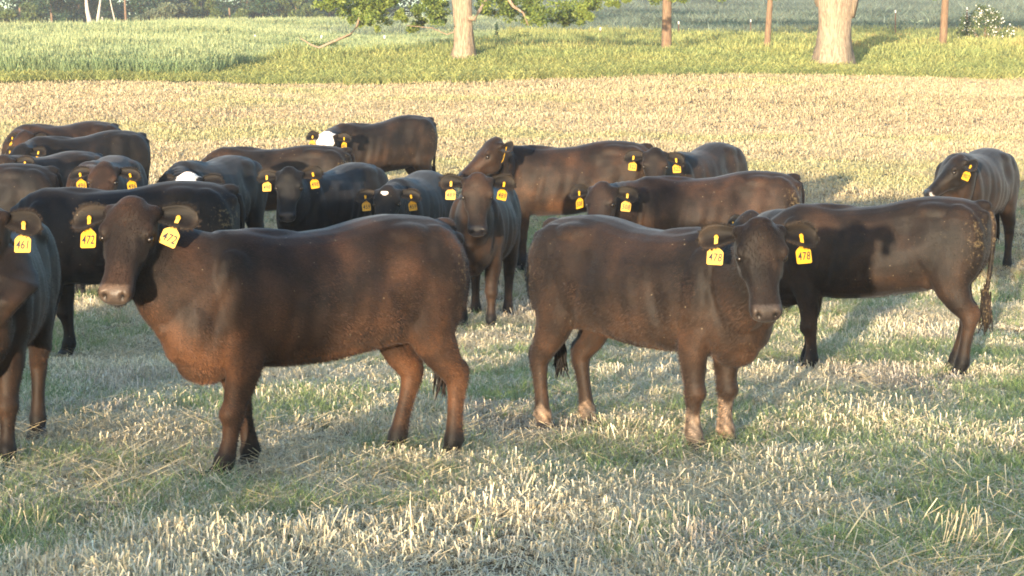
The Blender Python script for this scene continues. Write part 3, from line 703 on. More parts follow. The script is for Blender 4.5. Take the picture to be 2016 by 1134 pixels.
# stubble
fast = bool(os.environ.get('FASTG'))
k = .35 if fast else 1
def clear(x, y, rad=.13):
    f = np.array(FEET); return np.array([np.min(np.hypot(f[:, 0] - a, f[:, 1] + .03 - b)) for a, b in zip(x, y)]) > rad
stub = [tuft(36, .12, .012, .066, .0050, .8, 1, 0, s, lie=.52, var=.26) for s in range(6)]
n = int(26000 * k); x, y = pts(n, 6.2, 22, 1.5, pw=1.0); ok = clear(x, y, .12); x, y = x[ok], y[ok]; n = len(x); z = terr(x, y)
g1 = noise2(x, y, 1.1, 3) * .6 + noise2(x, y, .35, 4) * .4
tan_ = np.array((.74, .60, .38)); grey = np.array((.70, .62, .45)); brn = np.array((.42, .35, .26)); grn = np.array((.20, .30, .085))
tt = rng.random(n)[:, None]; tint = tan_ * tt + grey * (1 - tt)
tint = np.where((noise2(x, y, .9, 9) > .72)[:, None], brn * (1.15 + .5 * tt), tint)
sc_ = rng.uniform(.75, 1.3, n); hs = .35 + 1.25 * noise2(x, y, .7, 5) ** 1.4
scatter('stubble', np.stack([x, y, z], 1), rots(n), np.stack([sc_, sc_, sc_ * hs], 1), tint, stub, M['straw'], 'cut straw stubble and chaff')
stubf = [tuft(30, .24, .03, .085, .013, 1.1, 1, 0, 20 + s, lie=.55, var=.11) for s in range(6)]
n = int(50000 * k); x, y = pts(n, 21, 66.5, 3, pw=1.0); ok = y < EDGE(x) + rng.normal(0, .5, n); x, y = x[ok], y[ok]; n = len(x); z = terr(x, y)
tt = rng.random(n)[:, None]; gm = sstep(.60, .78, noise2(x * .45, y, 3.2, 21) * .75 + noise2(x, y, .9, 22) * .25)[:, None]
st_ = (.86 + .28 * noise2(x * .12, y, 1.1, 24))[:, None]; pk = sstep(.5, .8, noise2(x * .3, y, 6, 23))[:, None] * .3
tint = np.array((.53, .43, .265)) * (.85 + .3 * tt) * st_; tint = tint * (1 - .65 * gm) + np.array((.42, .41, .18)) * .65 * gm; tint = tint * (1 - pk) + np.array((.48, .36, .25)) * pk
sc_ = rng.uniform(.7, 1.3, n) * np.interp(y, [21, 66], [.75, 1.25])
scatter('distant_stubble', np.stack([x, y, z], 1), rots(n), np.stack([sc_, sc_, sc_ * .9], 1), tint, stubf, M['straw'], 'pale straw stubble rising to the bank')
# regrowth
gr = [tuft(16, .07, .04, .13, .0045, .45, 2, .35, 40 + s, cut=False, var=.2) for s in range(5)]
n = int(42000 * k); x, y = pts(n, 6.2, 30, 1.5); u_ = x / y
gm = noise2(x, y, 1.3, 31) * .55 + noise2(x, y, .4, 32) * .45 + .12 * sstep(.0, .12, u_) * sstep(7, 9, y) * sstep(19, 14, y)
ok = (gm > .54) | ((gm > .42) & (rng.random(n) < .28)); x, y = x[ok], y[ok]; n = len(x); z = terr(x, y)
tt = rng.random(n)[:, None]; tint = np.array((.19, .28, .095)) * tt + np.array((.33, .38, .17)) * (1 - tt); sc_ = rng.uniform(.5, 1.15, n)
scatter('green_regrowth', np.stack([x, y, z], 1), rots(n), np.stack([sc_, sc_, sc_], 1), tint, gr, M['grass'], 'short green grass growing through the stubble')
# taller straw left standing, in clumps seen in the photograph
tall = [tuft(15, .13, .05, .17, .0042, .30, 2, .08, 60 + s, var=.22) for s in range(4)]
lo = [tuft(18, .24, .08, .28, .0045, 1.0, 2, .1, 70 + s, lie=1.0, var=.2) for s in range(4)]
CL = [(20, 1060, 1.0), (45, 1050, 1.0), (335, 1030, .7), (580, 1085, .9), (640, 1075, 1.), (790, 1060, 1), (860, 1050, 1), (1010, 990, .8), (1050, 975, .9), (1090, 1000, .8), (310, 752, 1.), (318, 745, .9), (1540, 692, 1.1), (1520, 690, 1.), (1555, 685, 1), (1200, 868, 1.0),
      (1240, 860, 1.), (1170, 880, .9), (1290, 790, .8), (1620, 808, .8), (1600, 812, .8), (1850, 1080, 1.1), (1900, 1070, 1.2), (1960, 1100, 1.2), (1985, 1040, 1.1), (1930, 890, .8), (1960, 870, .8), (1500, 905, .7), (960, 905, .8), (560, 1125, .9), (1660, 950, .6), (1240, 720, .7), (1320, 760, .7), (180, 560, .8), (230, 610, .7), (1010, 600, .8), (1020, 540, .8), (1140, 905, .8), (700, 990, .5)]
P_, S_ = [], []
for px, py, s in CL:
    D = CAMH * FPX / (py - 298)
    for q in range(2):
        X = (px - 1008) / FPX * D + rng.normal(0, .08); Yq = D + rng.normal(0, .12); (P_.append((X, Yq, tz(X, Yq))), S_.append(s * rng.uniform(.75, 1.1))) if clear([X], [Yq], .2)[0] else None
n = len(P_); S_ = np.array(S_); tt = rng.random(n)[:, None]
scatter('standing_straw', np.array(P_), rots(n, .2), np.stack([S_ * 1.0, S_ * 1.0, S_], 1), np.array((.58, .49, .32)) * (.85 + .25 * tt), tall, M['straw'], 'taller uncut straw clumps standing in the stubble')
n = int(7500 * k) ; x, y = pts(n, 6.2, 40, 1.5); cl = noise2(x, y, 1.6, 51); ok = cl > .45; x, y = x[ok], y[ok]; n = len(x); z = terr(x, y) + .02; tt = rng.random(n)[:, None]; sc_ = rng.uniform(.6, 1.2, n)
scatter('loose_straw', np.stack([x, y, z], 1), rots(n, .05), np.stack([sc_, sc_, sc_], 1), np.array((.52, .43, .27)) * (.8 + .4 * tt), lo, M['straw'], 'loose straw lying on the stubble')
# bank grass and fields beyond
bg_ = [tuft(30, .30, .16, .48, .020, .28, 2, .25, 80 + s, cut=False, headp=.05, var=.2) for s in range(5)]
n = int(42000 * k); x, y = pts(n, 64.6, 118, 6, pw=1.0); ok = (y > EDGE(x) + np.abs(rng.normal(0, 1.1, n)) - .4) & ((y < BL(x / y))); x, y = x[ok], y[ok]; n = len(x); z = terr(x, y)
nn_ = (noise2(x * .5, y, 2.6, 61) * .6 + noise2(x, y, .9, 62) * .4)[:, None]; tt = rng.random(n)[:, None]
tint = np.array((.36, .36, .125)) * nn_ + np.array((.21, .27, .10)) * (1 - nn_); tint = tint * (.8 + .4 * tt)
tint = np.where((noise2(x * .6, y, 2.0, 64) > .78)[:, None] & (y > 78)[:, None], tint * np.array((1.15, .85, .9)), tint)
ht = .55 + .7 * sstep(66, 80, y) * (.5 + noise2(x, y, 1.7, 63)); sc_ = rng.uniform(.8, 1.3, n)
scatter('bank_grass', np.stack([x, y, z], 1), rots(n, .08), np.stack([sc_, sc_, sc_ * ht], 1), tint, bg_, M['grass'], 'sunlit yellow green grass bank behind the stubble')
fg = [tuft(36, .42, .45, .95, .022, .16, 2, .12, 90 + s, cut=False, headp=.6, var=.12) for s in range(5)]
n = int(52000 * k); y = 66 + (rng.random(n)) * 102; x = -rng.random(n) * (.30 * y + 4) + .03 * y; ok = (x / y < -.01 + .04 * (rng.random(n) - .5)) & (y > BL(x / y) - .5); x, y = x[ok], y[ok]; n = len(x); z = terr(x, y) - .05
tt = rng.random(n)[:, None]; nn_ = sstep(.3, .75, noise2(x * .35, y, 5, 71) * .6 + noise2(x, y, 1.4, 72) * .4)[:, None]
tint = (np.array((.27, .33, .16)) * nn_ + np.array((.17, .245, .115)) * (1 - nn_)) * (.85 + .3 * tt); sc_ = rng.uniform(.8, 1.2, n) * np.interp(y, [66, 168], [.8, 1.15])
scatter('tall_grass', np.stack([x, y, z], 1), rots(n, .06), np.stack([sc_, sc_, sc_ * (.7 + .5 * nn_[:, 0]) * (1 - .42 * sstep(-.17, -.09, x / y))], 1), tint, fg, M['grass'], 'tall seeding grass on the field beyond the bank at the left')
wd = [tuft(40, .6, .2, .65, .07, 1.1, 2, .5, 100 + s, cut=False, var=.22) for s in range(5)]
n = int(42000 * k); y = 112 + rng.random(n) ** 1.3 * 230; x = (-.13 + rng.random(n) * .43) * y; ok = x / y > -.12 + .12 * rng.random(n); x, y = x[ok], y[ok]; n = len(x); z = terr(x, y)
nn_ = sstep(.35, .7, noise2(x * .35, y, 9, 81) * .6 + noise2(x, y, 2.5, 82) * .4)[:, None]; tt = rng.random(n)[:, None]
tint = (np.array((.035, .085, .06)) * (1 - nn_) + np.array((.20, .25, .18)) * nn_) * (.8 + .4 * tt); sc_ = rng.uniform(.9, 1.7, n) * np.interp(y, [112, 342], [.9, 1.8])
scatter('weedy_hillside', np.stack([x, y, z], 1), rots(n, .1), np.stack([sc_, sc_, sc_ * (.5 + .7 * nn_[:, 0])], 1), tint, wd, M['grass'], 'blue green weedy growth on the far hillside')

# ------------------------------------------------------------------ trees
def bark(name, c1, c2):
    m, t, p = new_mat(name); L = t.links.new; tc = N(t, 'ShaderNodeTexCoord'); mp = N(t, 'ShaderNodeMapping'); mp.inputs['Scale'].default_value = (14, 14, 2.0); L(tc.outputs['Object'], mp.inputs[0])
    n1 = N(t, 'ShaderNodeTexNoise'); n1.inputs['Scale'].default_value = 1.6; n1.inputs['Detail'].default_value = 8; n1.inputs['Roughness'].default_value = .7; L(mp.outputs[0], n1.inputs[0])
    r = ramp(t, n1.outputs[0], [(.35, c1), (.65, c2)]); L(r.outputs[0], p.inputs['Base Color']); p.inputs['Roughness'].default_value = .9; p.inputs['Specular IOR Level'].default_value = .15
    b = N(t, 'ShaderNodeBump'); b.inputs['Strength'].default_value = 1; b.inputs['Distance'].default_value = .05; L(n1.outputs[0], b.inputs['Height']); L(b.outputs[0], p.inputs['Normal']); return m
M['bark'] = bark('bark_tan', (.15, .11, .08), (.46, .36, .26)); M['bark2'] = bark('bark_brown', (.14, .09, .06), (.28, .19, .12)); M['dead'] = bark('dead_wood', (.42, .36, .30), (.66, .58, .50))
def leaf_mat(name, c1, c2):
    m, t, p = new_mat(name); L = t.links.new; geo = N(t, 'ShaderNodeNewGeometry')
    n1 = N(t, 'ShaderNodeTexNoise'); n1.inputs['Scale'].default_value = .9; n1.inputs['Detail'].default_value = 4; L(geo.outputs['Position'], n1.inputs[0])
    ad = N(t, 'ShaderNodeMath', operation='MULTIPLY_ADD'); ad.inputs[1].default_value = .35; L(geo.outputs['Random Per Island'], ad.inputs[0]); L(n1.outputs[0], ad.inputs[2])
    r = ramp(t, ad.outputs[0], [(.42, c1), (.85, c2)]); L(r.outputs[0], p.inputs['Base Color']); p.inputs['Roughness'].default_value = .5; p.inputs['Specular IOR Level'].default_value = .3
    tr = N(t, 'ShaderNodeBsdfTranslucent'); L(r.outputs[0], tr.inputs[0]); mx = N(t, 'ShaderNodeMixShader'); mx.inputs[0].default_value = .3
    L(p.outputs[0], mx.inputs[1]); L(tr.outputs[0], mx.inputs[2]); L(mx.outputs[0], t.nodes['Material Output'].inputs[0]); return m
M['leaf'] = leaf_mat('leaf_yellow_green', (.07, .12, .025), (.22, .28, .06)); M['leafd'] = leaf_mat('leaf_dark', (.015, .042, .022), (.04, .085, .035))
M['leafm'] = leaf_mat('leaf_mid', (.045, .075, .022), (.12, .16, .045)); M['leafg'] = leaf_mat('leaf_grey_green', (.07, .095, .055), (.15, .18, .10))
M['flower'] = plain('petal_white', (.8, .78, .72), .6, .2)
def leaves(centers, radii, per, size, flat=.5):
    """leaf quads spread through clumps"""
    Vs = []
    for c, r in zip(centers, radii):
        n_ = per; d = rng.normal(0, 1, (n_, 3)); d /= np.linalg.norm(d, axis=1)[:, None]; rr = rng.random(n_) ** .45
        p = np.array(c) + d * rr[:, None] * np.array(r)
        a = rng.normal(0, 1, (n_, 3)); a /= np.linalg.norm(a, axis=1)[:, None]; b = np.cross(a, rng.normal(0, 1, (n_, 3))); b /= np.linalg.norm(b, axis=1)[:, None]
        s = size * rng.uniform(.6, 1.35, n_)[:, None]
        Vs.append(np.stack([p - a * s, p + b * s * flat, p + a * s, p - b * s * flat], 1).reshape(-1, 3))
    V = np.vstack(Vs); return V, np.arange(len(V)).reshape(-1, 4)
def trunk_rings(A, path, rad, n=16, flare=0, knob=.05):
    P = [np.array(p, float) for p in path]; rings = []
    for i, p in enumerate(P):
        t = P[min(i + 1, len(P) - 1)] - P[max(i - 1, 0)]; t /= np.linalg.norm(t); ref = np.array([1, 0, 0.]) if abs(t[0]) < .8 else np.array([0, 0, 1.])
        a = ref - t * ref.dot(t); a /= np.linalg.norm(a); b = np.cross(t, a); th = np.linspace(0, 2 * math.pi, n, endpoint=False)
        r = rad[i] * (1 + knob * np.sin(th * 3 + i * .6) + knob * .6 * np.sin(th * 5 - i * .9)); 
        if flare and i < 3: r = r * (1 + flare * (3 - i) / 3 * (.35 + .3 * np.sin(th * 5 + 1)))
        rings.append(p + np.outer(np.cos(th) * r, a) + np.outer(np.sin(th) * r, b))
    A.add(*loft(rings))
def tree(px, D, trunk, limbs, clumps, leafsize, per, label, leafm='leaf', barkm='bark', extra=None, group='trees along the grassy bank', flare=1.0):
    """trunk/limbs given as [(x, y, z, r)...] relative to the tree base"""
    X = (px - 1008) / FPX * D; base = Vector((X, D, tz(X, D) - .05)); root = empty('tree', base, label, 'tree', group)
    A = Acc(); trunk_rings(A, [p[:3] for p in trunk], [p[3] for p in trunk], flare=flare); mesh_obj('trunk', A.arr(), A.F, M[barkm], root, True)
    for lb in limbs:
        A = Acc(); trunk_rings(A, [p[:3] for p in lb], [p[3] for p in lb], 8); mesh_obj('limb', A.arr(), A.F, M[barkm], root, True)
    if clumps:
        V, F = leaves([c[:3] for c in clumps], [c[3] if hasattr(c[3], '__len__') else (c[3],) * 3 for c in clumps], per, leafsize); quads_mesh('crown', V, F, M[leafm], root)
    return root
def crown(cx, cy, cz, rx, rz, n_, r0):
    out = []
    for i in range(n_):
        d = rng.normal(0, 1, 3); d /= np.linalg.norm(d); q = rng.uniform(.55, 1); out.append((cx + d[0] * rx * q, cy + d[1] * rx * q, cz + d[2] * rz * q, (r0 * rng.uniform(.7, 1.3), r0 * rng.uniform(.7, 1.3), r0 * rng.uniform(.5, .9))))
    return out
def rel(px, py, base_px, D, dy=0):
    """clump position relative to a tree's base from photograph pixels"""
    p = ray(px, py, D + dy); X = (base_px - 1008) / FPX * D; return (p.x - X, p.y - D, p.z - tz(X, D) + .05)
# big oak left of centre
T1 = [(0, 0, 0, .42), (0, 0, .35, .36), (.02, 0, .8, .335), (.0, 0, 1.5, .33), (-.03, 0, 2.1, .34), (-.05, 0, 2.5, .36), (-.1, 0, 3.2, .30), (-.2, .1, 4.5, .24), (-.2, .2, 6.5, .13)]
c1 = crown(0, 0, 6.2, 4.6, 3.0, 60, .75)
low = []
for (px, py, r) in [(720, 42, .25), (655, 12, .25), (770, 0, .3), (830, 45, .15), (875, 12, .35), (1060, 45, .15), (690, 5, .45), (720, 12, .45), (745, 5, .4), (675, -8, .5), (715, 38, .35), (700, 22, .35), (735, 28, .3), (660, 2, .25), (810, 38, .28), (840, 20, .35), (865, 30, .3), (860, 5, .4), (790, 32, .16), (955, 22, .35), (985, 12, .4), (1010, 5, .4), (1025, 28, .35), (1045, 12, .45), (1075, 25, .4), (1100, 12, .45), (1130, 28, .4), (1150, 10, .4), (1105, 45, .25), (1160, 22, .25), (940, -5, .5), (1180, 0, .3), (1210, 0, .2)]:
    a_, b_, c_ = rel(px, py - 2, 912, 72, rng.uniform(-1.5, 1.5))
    for q in range(8):
        o_ = rng.normal(0, .62 * r, 3); low.append((a_ + o_[0] * 1.3, b_ + o_[1], c_ + o_[2] * .8, (r * rng.uniform(.45, .9), r * .6, r * rng.uniform(.3, .6))))
lim1 = [[(.05, 0, 2.3, .20), (.6, 0, 2.75, .17), (1.3, .1, 3.2, .12), (3, .3, 4.0, .07)], [(-.1, 0, 2.5, .2), (-.8, 0, 3.1, .15), (-2.2, 0, 3.6, .09), (-3.3, 0, 3.6, .05)],
        [(*rel(1000, -5, 912, 72), .07), (*rel(1010, 12, 912, 72), .055), (*rel(1030, 25, 912, 72), .04), (*rel(1040, 50, 912, 72), .02)],
        [(.2, -.3, 1.75, .10), (.42, -.34, 1.7, .09), (.55, -.3, 1.95, .06), (.8, -.2, 2.35, .05), (1.1, -.1, 2.7, .04)],
        [(*rel(710, 25, 912, 72), .045), (*rel(703, 52, 912, 72), .045), (*rel(690, 68, 912, 72), .045), (*rel(655, 82, 912, 72), .045), (*rel(628, 94, 912, 72), .04), (*rel(612, 88, 912, 72), .03), (*rel(590, 74, 912, 72), .012)],
        [(*rel(912, 55, 912, 72), .03), (*rel(880, 68, 912, 72), .022), (*rel(850, 55, 912, 72), .018), (*rel(800, 50, 912, 72), .01)]]
tree(912, 72, T1, lim1, c1 + [c for c in low if not (abs(c[0]) < .62 and c[2] < 2.75)], .062, 75, 'big tan barked tree left of centre with drooping leafy limbs')
T2 = [(0, 0, 0, .62), (0, 0, .4, .56), (0, 0, 1.0, .53), (.02, 0, 1.7, .56), (.04, 0, 2.3, .62), (.05, 0, 2.7, .66), (.05, 0, 3.2, .6)]
lim2 = [[(-.25, 0, 2.4, .38), (-.55, 0, 3.2, .34), (-1.3, .1, 4.6, .22), (-2.2, .2, 6.5, .1)], [(.35, 0, 2.0, .40), (.62, 0, 2.9, .34), (1.3, 0, 4.6, .22), (2.2, 0, 6.5, .1)]]
tree(1637, 71, T2, lim2, crown(0, 0, 7.2, 4.4, 2.6, 50, .75), .062, 300, 'thickest pale trunk at the right, forking at the top of the frame')
def thin(px, D, r, lean, label, lows):
    tr = [(0, 0, 0, r * 1.25), (lean * .1, 0, .4, r * 1.05), (lean * .35, 0, 1.2, r), (lean * .8, 0, 2.4, r * .92), (lean * 1.4, 0, 4, r * .75), (lean * 2, 0, 6, r * .4)]
    lw = [(*rel(a, b, px, D), (c, c, c * .7)) for a, b, c in lows]
    tree(px, D, tr, [[(lean, 0, 3, r * .5), (lean + 1, 0, 4, r * .3)], [(lean, 0, 3.2, r * .5), (lean - 1, .2, 4.3, r * .3)]], crown(lean * 1.5, 0, 5.4, 2.2, 1.6, 18, .6) + lw, (.062), 190, label, barkm='bark2', flare=.15)
thin(1310, 80, .19, .02, 'slim straight brown trunk between the two big trees, nearer the tan one', [(1290, 0, .3), (1320, -2, .3), (1345, -3, .3), (1230, 0, .15)])
thin(1506, 81, .12, .16, 'thinnest leaning trunk just left of the thickest tree', [(1420, -5, .3), (1520, -8, .3)])
thin(1851, 82, .15, .10, 'slender trunk at the right beside the flowering bush', [(1840, -10, .3)])
# small evergreen
X = (978 - 1008) / FPX * 100; root = empty('evergreen_sapling', (X, 100, tz(X, 100)), 'small dark evergreen sapling right of the big tan trunk', 'sapling')
A = Acc(); A.add(*tube([(0, 0, 0), (0, 0, 1.2)], [.02, .008], 6)); mesh_obj('stem', A.arr(), A.F, M['bark2'], root)
V, F = leaves([(0, 0, .25 + .18 * i) for i in range(6)], [(.2 - .025 * i, .2 - .025 * i, .16) for i in range(6)], 60, .045); quads_mesh('foliage', V, F, M['leafd'], root)
# blossoming bush
X = (1932 - 1008) / FPX * 96; root = empty('flowering_bush', (X, 96, tz(X, 96)), 'rounded bush dotted with white blossom at the upper right', 'bush')
cl = [(rng.uniform(-1.2, 1.2), rng.uniform(-.6, .6), 0, 0) for _ in range(46)]; cl = [(a, b, rng.uniform(.3, 2.0) * math.sqrt(max(.05, 1 - (a / 1.4) ** 2)), .28) for a, b, _, _ in cl]
V, F = leaves([c[:3] for c in cl], [(c[3],) * 3 for c in cl], 75, .055); quads_mesh('foliage', V, F, M['leafm'], root)
V, F = leaves([c[:3] for c in cl], [(c[3] * 1.2,) * 3 for c in cl], 13, .04, .9); quads_mesh('blossom', V, F, M['flower'], root)
A = Acc()
for i in range(9): a = rng.uniform(-.8, .8); A.add(*tube([(a * .2, 0, 0), (a * .6, 0, .6), (a, rng.uniform(-.3, .3), 1.1)], [.03, .02, .01], 5))
mesh_obj('stems', A.arr(), A.F, M['bark2'], root)
# low weedy shrubs along the crest of the bank
for (px, D_, w_, h_, lb) in [(1010, 98, .9, .75, 'low green shrub on the bank crest just right of the sapling'), (1075, 101, .6, .5, 'small weedy bush on the bank crest between sapling and slim trunk'), (1530, 97, .45, .45, 'small dark bush at the foot of the thinnest leaning trunk'),
                            (645, 84, .8, .5, 'low weedy shrub in the grass under the bare drooping limb')]:
    X = (px - 1008) / FPX * D_; root = empty('shrub', (X, D_, tz(X, D_)), lb, 'shrub', 'low shrubs on the grass bank')
    cl = [(rng.uniform(-w_, w_), rng.uniform(-.4, .4), h_ * rng.uniform(.2, 1.0)) for _ in range(16)]
    V, F = leaves(cl, [(.24, .24, .18)] * 16, 70, .05); quads_mesh('foliage', V, F, M['leafm'], root)
    A = Acc()
    for i in range(5): a = rng.uniform(-.7, .7) * w_; A.add(*tube([(a * .3, 0, -.05), (a, 0, h_ * .7)], [.02, .008], 5))
    mesh_obj('stems', A.arr(), A.F, M['bark2'], root)
# far trees behind the tall grass
def fartree(px, D, h_, r, leafm, label, n_=26, tilt=0):
    X = (px - 1008) / FPX * D; zb = tz(X, D) - .3
    tr = [(0, .8, 0, .2), (.1, .8, h_ * .3, .16), (0, .5, h_ * .6, .1), (0, 0, h_ * .9, .07)]
    root = empty('tree', (X, D, zb), label, 'tree', 'trees beyond the tall grass'); A = Acc(); trunk_rings(A, [p[:3] for p in tr], [p[3] for p in tr]); mesh_obj('trunk', A.arr(), A.F, M['bark2'], root, True)
    cs_ = crown(0, 0, h_ * .5, r, h_ * .5, n_, r * .32); V, F = leaves([c[:3] for c in cs_], [c[3] for c in cs_], 300, .16); quads_mesh('crown', V, F, M[leafm], root)
FT = [(-40, 176, 7, 3.0, 'leafm', 'olive green bushy tree cut off by the upper left corner'), (45, 172, 5.5, 2.6, 'leafm', 'low olive bushy tree, second from the upper left corner'), (105, 182, 8, 3.0, 'leafd', 'dark blue green tree left of the bare white trunk'), (160, 190, 9, 3.2, 'leafd', 'dark tree directly behind the bare white trunk'),
      (250, 188, 9, 2.6, 'leafd', 'dark tree just right of the bare white trunk'), (285, 176, 4.0, 1.5, 'leafg', 'grey green shrubby tree right of the bare trunk'), (335, 178, 5.5, 2.2, 'leafg', 'grey green round tree in the distant row'), (400, 184, 6.5, 2.3, 'leafm', 'olive tree in the middle of the distant row'),
      (455, 182, 5.5, 2.2, 'leafm', 'broad olive tree, fourth from the right end of the distant row'), (520, 186, 6, 2.3, 'leafd', 'dark green tree, third from the right end of the distant row'), (585, 188, 6, 2.4, 'leafm', 'mid green tree, second from the right end of the distant row'), (650, 192, 6.5, 2.4, 'leafd', 'dark tree at the right end of the distant row')]
for a in FT: fartree(*a)
ORD = ['leftmost', 'second from the left', 'third from the left', 'fourth from the left', 'fifth from the left', 'middle one', 'fifth from the right', 'fourth from the right', 'third from the right', 'second from the right', 'rightmost']
for i, px in enumerate((5, 75, 210, 300, 365, 430, 490, 550, 620, 700, 780)):
    fartree(px, 200 + 4 * (i % 3), 10, 4.6, 'leafd', 'tall dark tree in the back rank of distant trees, ' + ORD[i], 40)
D = 170; X = (190 - 1008) / FPX * D; zb = tz(X, D) - .2; root = empty('dead_tree', (X, D, zb), 'bare bleached white tree with forked trunk at the upper left', 'tree')
for nm, lb in (('trunk', [(0, 0, 0, .46), (.02, 0, .6, .38), (.0, 0, 1.2, .32), (-.2, 0, 2.2, .24), (-.55, 0, 4, .15), (-.7, 0, 6, .06)]), ('limb', [(.05, 0, .8, .22), (.25, 0, 1.8, .2), (.3, 0, 3, .14), (.6, 0, 5, .07)]), ('limb', [(.15, 0, .9, .1), (.65, 0, 1.5, .09), (.85, 0, 2.3, .07), (.7, 0, 3.4, .05)]), ('limb', [(1.0, .3, 1.6, .03), (1.7, .3, 1.5, .06), (1.9, .3, 2.2, .07), (1.5, .2, 4, .05), (1.3, 0, 5.2, .03)])):
    A = Acc(); trunk_rings(A, [p[:3] for p in lb], [p[3] for p in lb], 10); mesh_obj(nm, A.arr(), A.F, M['dead'], root, True)

# ------------------------------------------------------------------ fence posts
M['post'] = plain('post_steel', (.10, .055, .035), .7, .3, .3, 8); M['tip'] = plain('post_tip_white', (.75, .74, .7), .5)
def tpost(px, ytop, ybase, D, label):
    p = ray(px, ytop, D); X = p.x; zb = tz(X, D); h_ = max(.6, p.z - zb)
    root = empty('fence_post', (X, D, zb), label, 'fence post', 'steel posts of the field fence')
    A = Acc(); w_ = .028
    A.add([(-w_, -.012, -.2), (w_, -.012, -.2), (w_, .012, -.2), (-w_, .012, -.2), (-w_, -.012, h_ - .14), (w_, -.012, h_ - .14), (w_, .012, h_ - .14), (-w_, .012, h_ - .14)], [(0, 3, 2, 1), (4, 5, 6, 7), (0, 1, 5, 4), (1, 2, 6, 5), (2, 3, 7, 6), (3, 0, 4, 7)])
    A.add([(-.006, .012, -.2), (.006, .012, -.2), (.006, .045, -.2), (-.006, .045, -.2), (-.006, .012, h_ - .14), (.006, .012, h_ - .14), (.006, .045, h_ - .14), (-.006, .045, h_ - .14)], [(0, 3, 2, 1), (4, 5, 6, 7), (0, 1, 5, 4), (1, 2, 6, 5), (2, 3, 7, 6), (3, 0, 4, 7)])
    mesh_obj('shaft', A.arr(), A.F, M['post'], root)
    A = Acc(); q = w_ + .002
    A.add([(-q, -.014, h_ - .14), (q, -.014, h_ - .14), (q, .047, h_ - .14), (-q, .047, h_ - .14), (-q, -.014, h_), (q, -.014, h_), (q, .047, h_), (-q, .047, h_)], [(0, 3, 2, 1), (4, 5, 6, 7), (0, 1, 5, 4), (1, 2, 6, 5), (2, 3, 7, 6), (3, 0, 4, 7)])
    mesh_obj('tip', A.arr(), A.F, M['tip'], root)
for a in [(87, 98, 120, 96, 'leftmost steel fence post with white tip in the tall grass'), (227, 91, 112, 98, 'white tipped fence post in tall grass, second from the left'), (502, 86, 118, 96, 'thin fence post in the grass left of the fallen looking bare limb'), (633, 90, 120, 94, 'fence post under the bare drooping limb'),
          (757, 78, 116, 96, 'fence post midway between the bare limb and the tan trunk'), (1182, 54, 95, 104, 'fence post between the sapling and the slim brown trunk'), (1336, 42, 88, 104, 'fence post close to the right of the slim brown trunk'), (1478, 38, 74, 108, 'fence post left of the thinnest leaning trunk'),
          (1763, 20, 70, 106, 'white tipped fence post between the thickest trunk and the slender one'), (1904, 14, 40, 112, 'fence post rising behind the flowering bush')]:
    tpost(*a)

# ------------------------------------------------------------------ unseen post added behind the camera to throw the upright shadow band
M['wood'] = bark('weathered_wood', (.12, .10, .08), (.3, .26, .2))
for (X, Y, r, h_, lb) in [(-4.75, -2.5, .20, 2.45, 'unseen post added behind the viewer to cast a band of shade')]:
    root = empty('shadow_post', (X, Y, tz(X, Y) - .3), lb, 'post'); A = Acc()
    trunk_rings(A, [(0, 0, 0), (0, 0, .8), (.02, 0, 1.6), (.02, 0, h_), (.02, 0, h_ + .04)], [r * 1.05, r, r * .97, r * .95, r * .7]); mesh_obj('shaft', A.arr(), A.F, M['wood'], root, True)
    A = Acc(); A.add(*ellipsoid((.03, 0, h_ * .7), (.03, r + .03, .03))); mesh_obj('post_band', A.arr(), A.F, M['post'], root)

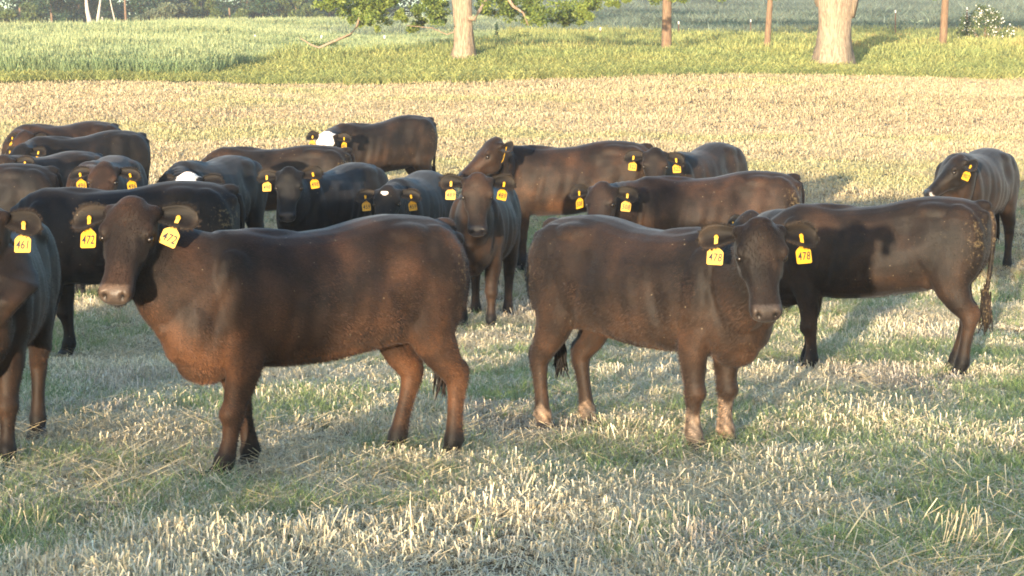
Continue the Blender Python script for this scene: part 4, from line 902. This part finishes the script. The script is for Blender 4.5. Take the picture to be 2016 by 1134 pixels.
# ------------------------------------------------------------------ unseen round bales added left of the frame to shade that side of the herd
M['bale'] = plain('bale_straw', (.42, .33, .18), .9, .1, .35, 40, 1)
for (X, Y, a, lb) in [(-4.35, 9.6, .25, 'unseen bale added just outside the left edge to shade the herd'), (-6.2, 8.7, -.2, 'unseen bale added farther out to the left to shade the herd')]:
    rad_, ln_ = .82, .72; root = empty('shade_bale', (X, Y, tz(X, Y) - .03), lb, 'bale', 'unseen bales added for shade'); root.rotation_euler = (0, 0, a); rg = []
    for k_, (xx, q) in enumerate(((-ln_, .90), (-ln_ + .04, .97), (-ln_ * .5, 1.0), (0, .985), (ln_ * .5, 1.0), (ln_ - .04, .97), (ln_, .90))):
        th_ = np.linspace(0, 2 * math.pi, 40, endpoint=False); rr_ = rad_ * q * (1 + .012 * np.sin(th_ * 9 + k_) + .008 * np.sin(th_ * 17 - k_))
        rg.append(np.stack([np.full(40, xx), np.cos(th_) * rr_, rad_ + np.sin(th_) * rr_], 1))
    V, F = loft(rg); mesh_obj('straw_roll', V, F, M['bale'], root, True)
    for xx in (-.45, 0, .45):
        th_ = np.linspace(0, 2 * math.pi, 41); A = Acc(); A.add(*tube([(xx, math.cos(q) * rad_ * 1.006, rad_ + math.sin(q) * rad_ * 1.006) for q in th_], [.006] * 41, 5)); mesh_obj('twine', A.arr(), A.F, M['post'], root)

# ------------------------------------------------------------------ evening haze
if not os.environ.get('NOHAZE'):
    hm = bpy.data.materials.new('haze_air'); hm.use_nodes = True; t = hm.node_tree; t.nodes.clear(); pv = t.nodes.new('ShaderNodeVolumePrincipled'); pv.inputs['Color'].default_value = (.86, .92, 1, 1)
    pv.inputs['Density'].default_value = .0006; pv.inputs['Anisotropy'].default_value = .0; ou = t.nodes.new('ShaderNodeOutputMaterial'); t.links.new(pv.outputs[0], ou.inputs['Volume'])
    x0, x1, y0, y1, z0, z1 = -222, 222, -72, 427, -1.5, 46
    hz = mesh_obj('haze', [(x0, y0, z0), (x1, y0, z0), (x1, y1, z0), (x0, y1, z0), (x0, y0, z1), (x1, y0, z1), (x1, y1, z1), (x0, y1, z1)], [(0, 3, 2, 1), (4, 5, 6, 7), (0, 1, 5, 4), (1, 2, 6, 5), (2, 3, 7, 6), (3, 0, 4, 7)], hm); tag(hz, 'thin evening haze', kind='stuff')
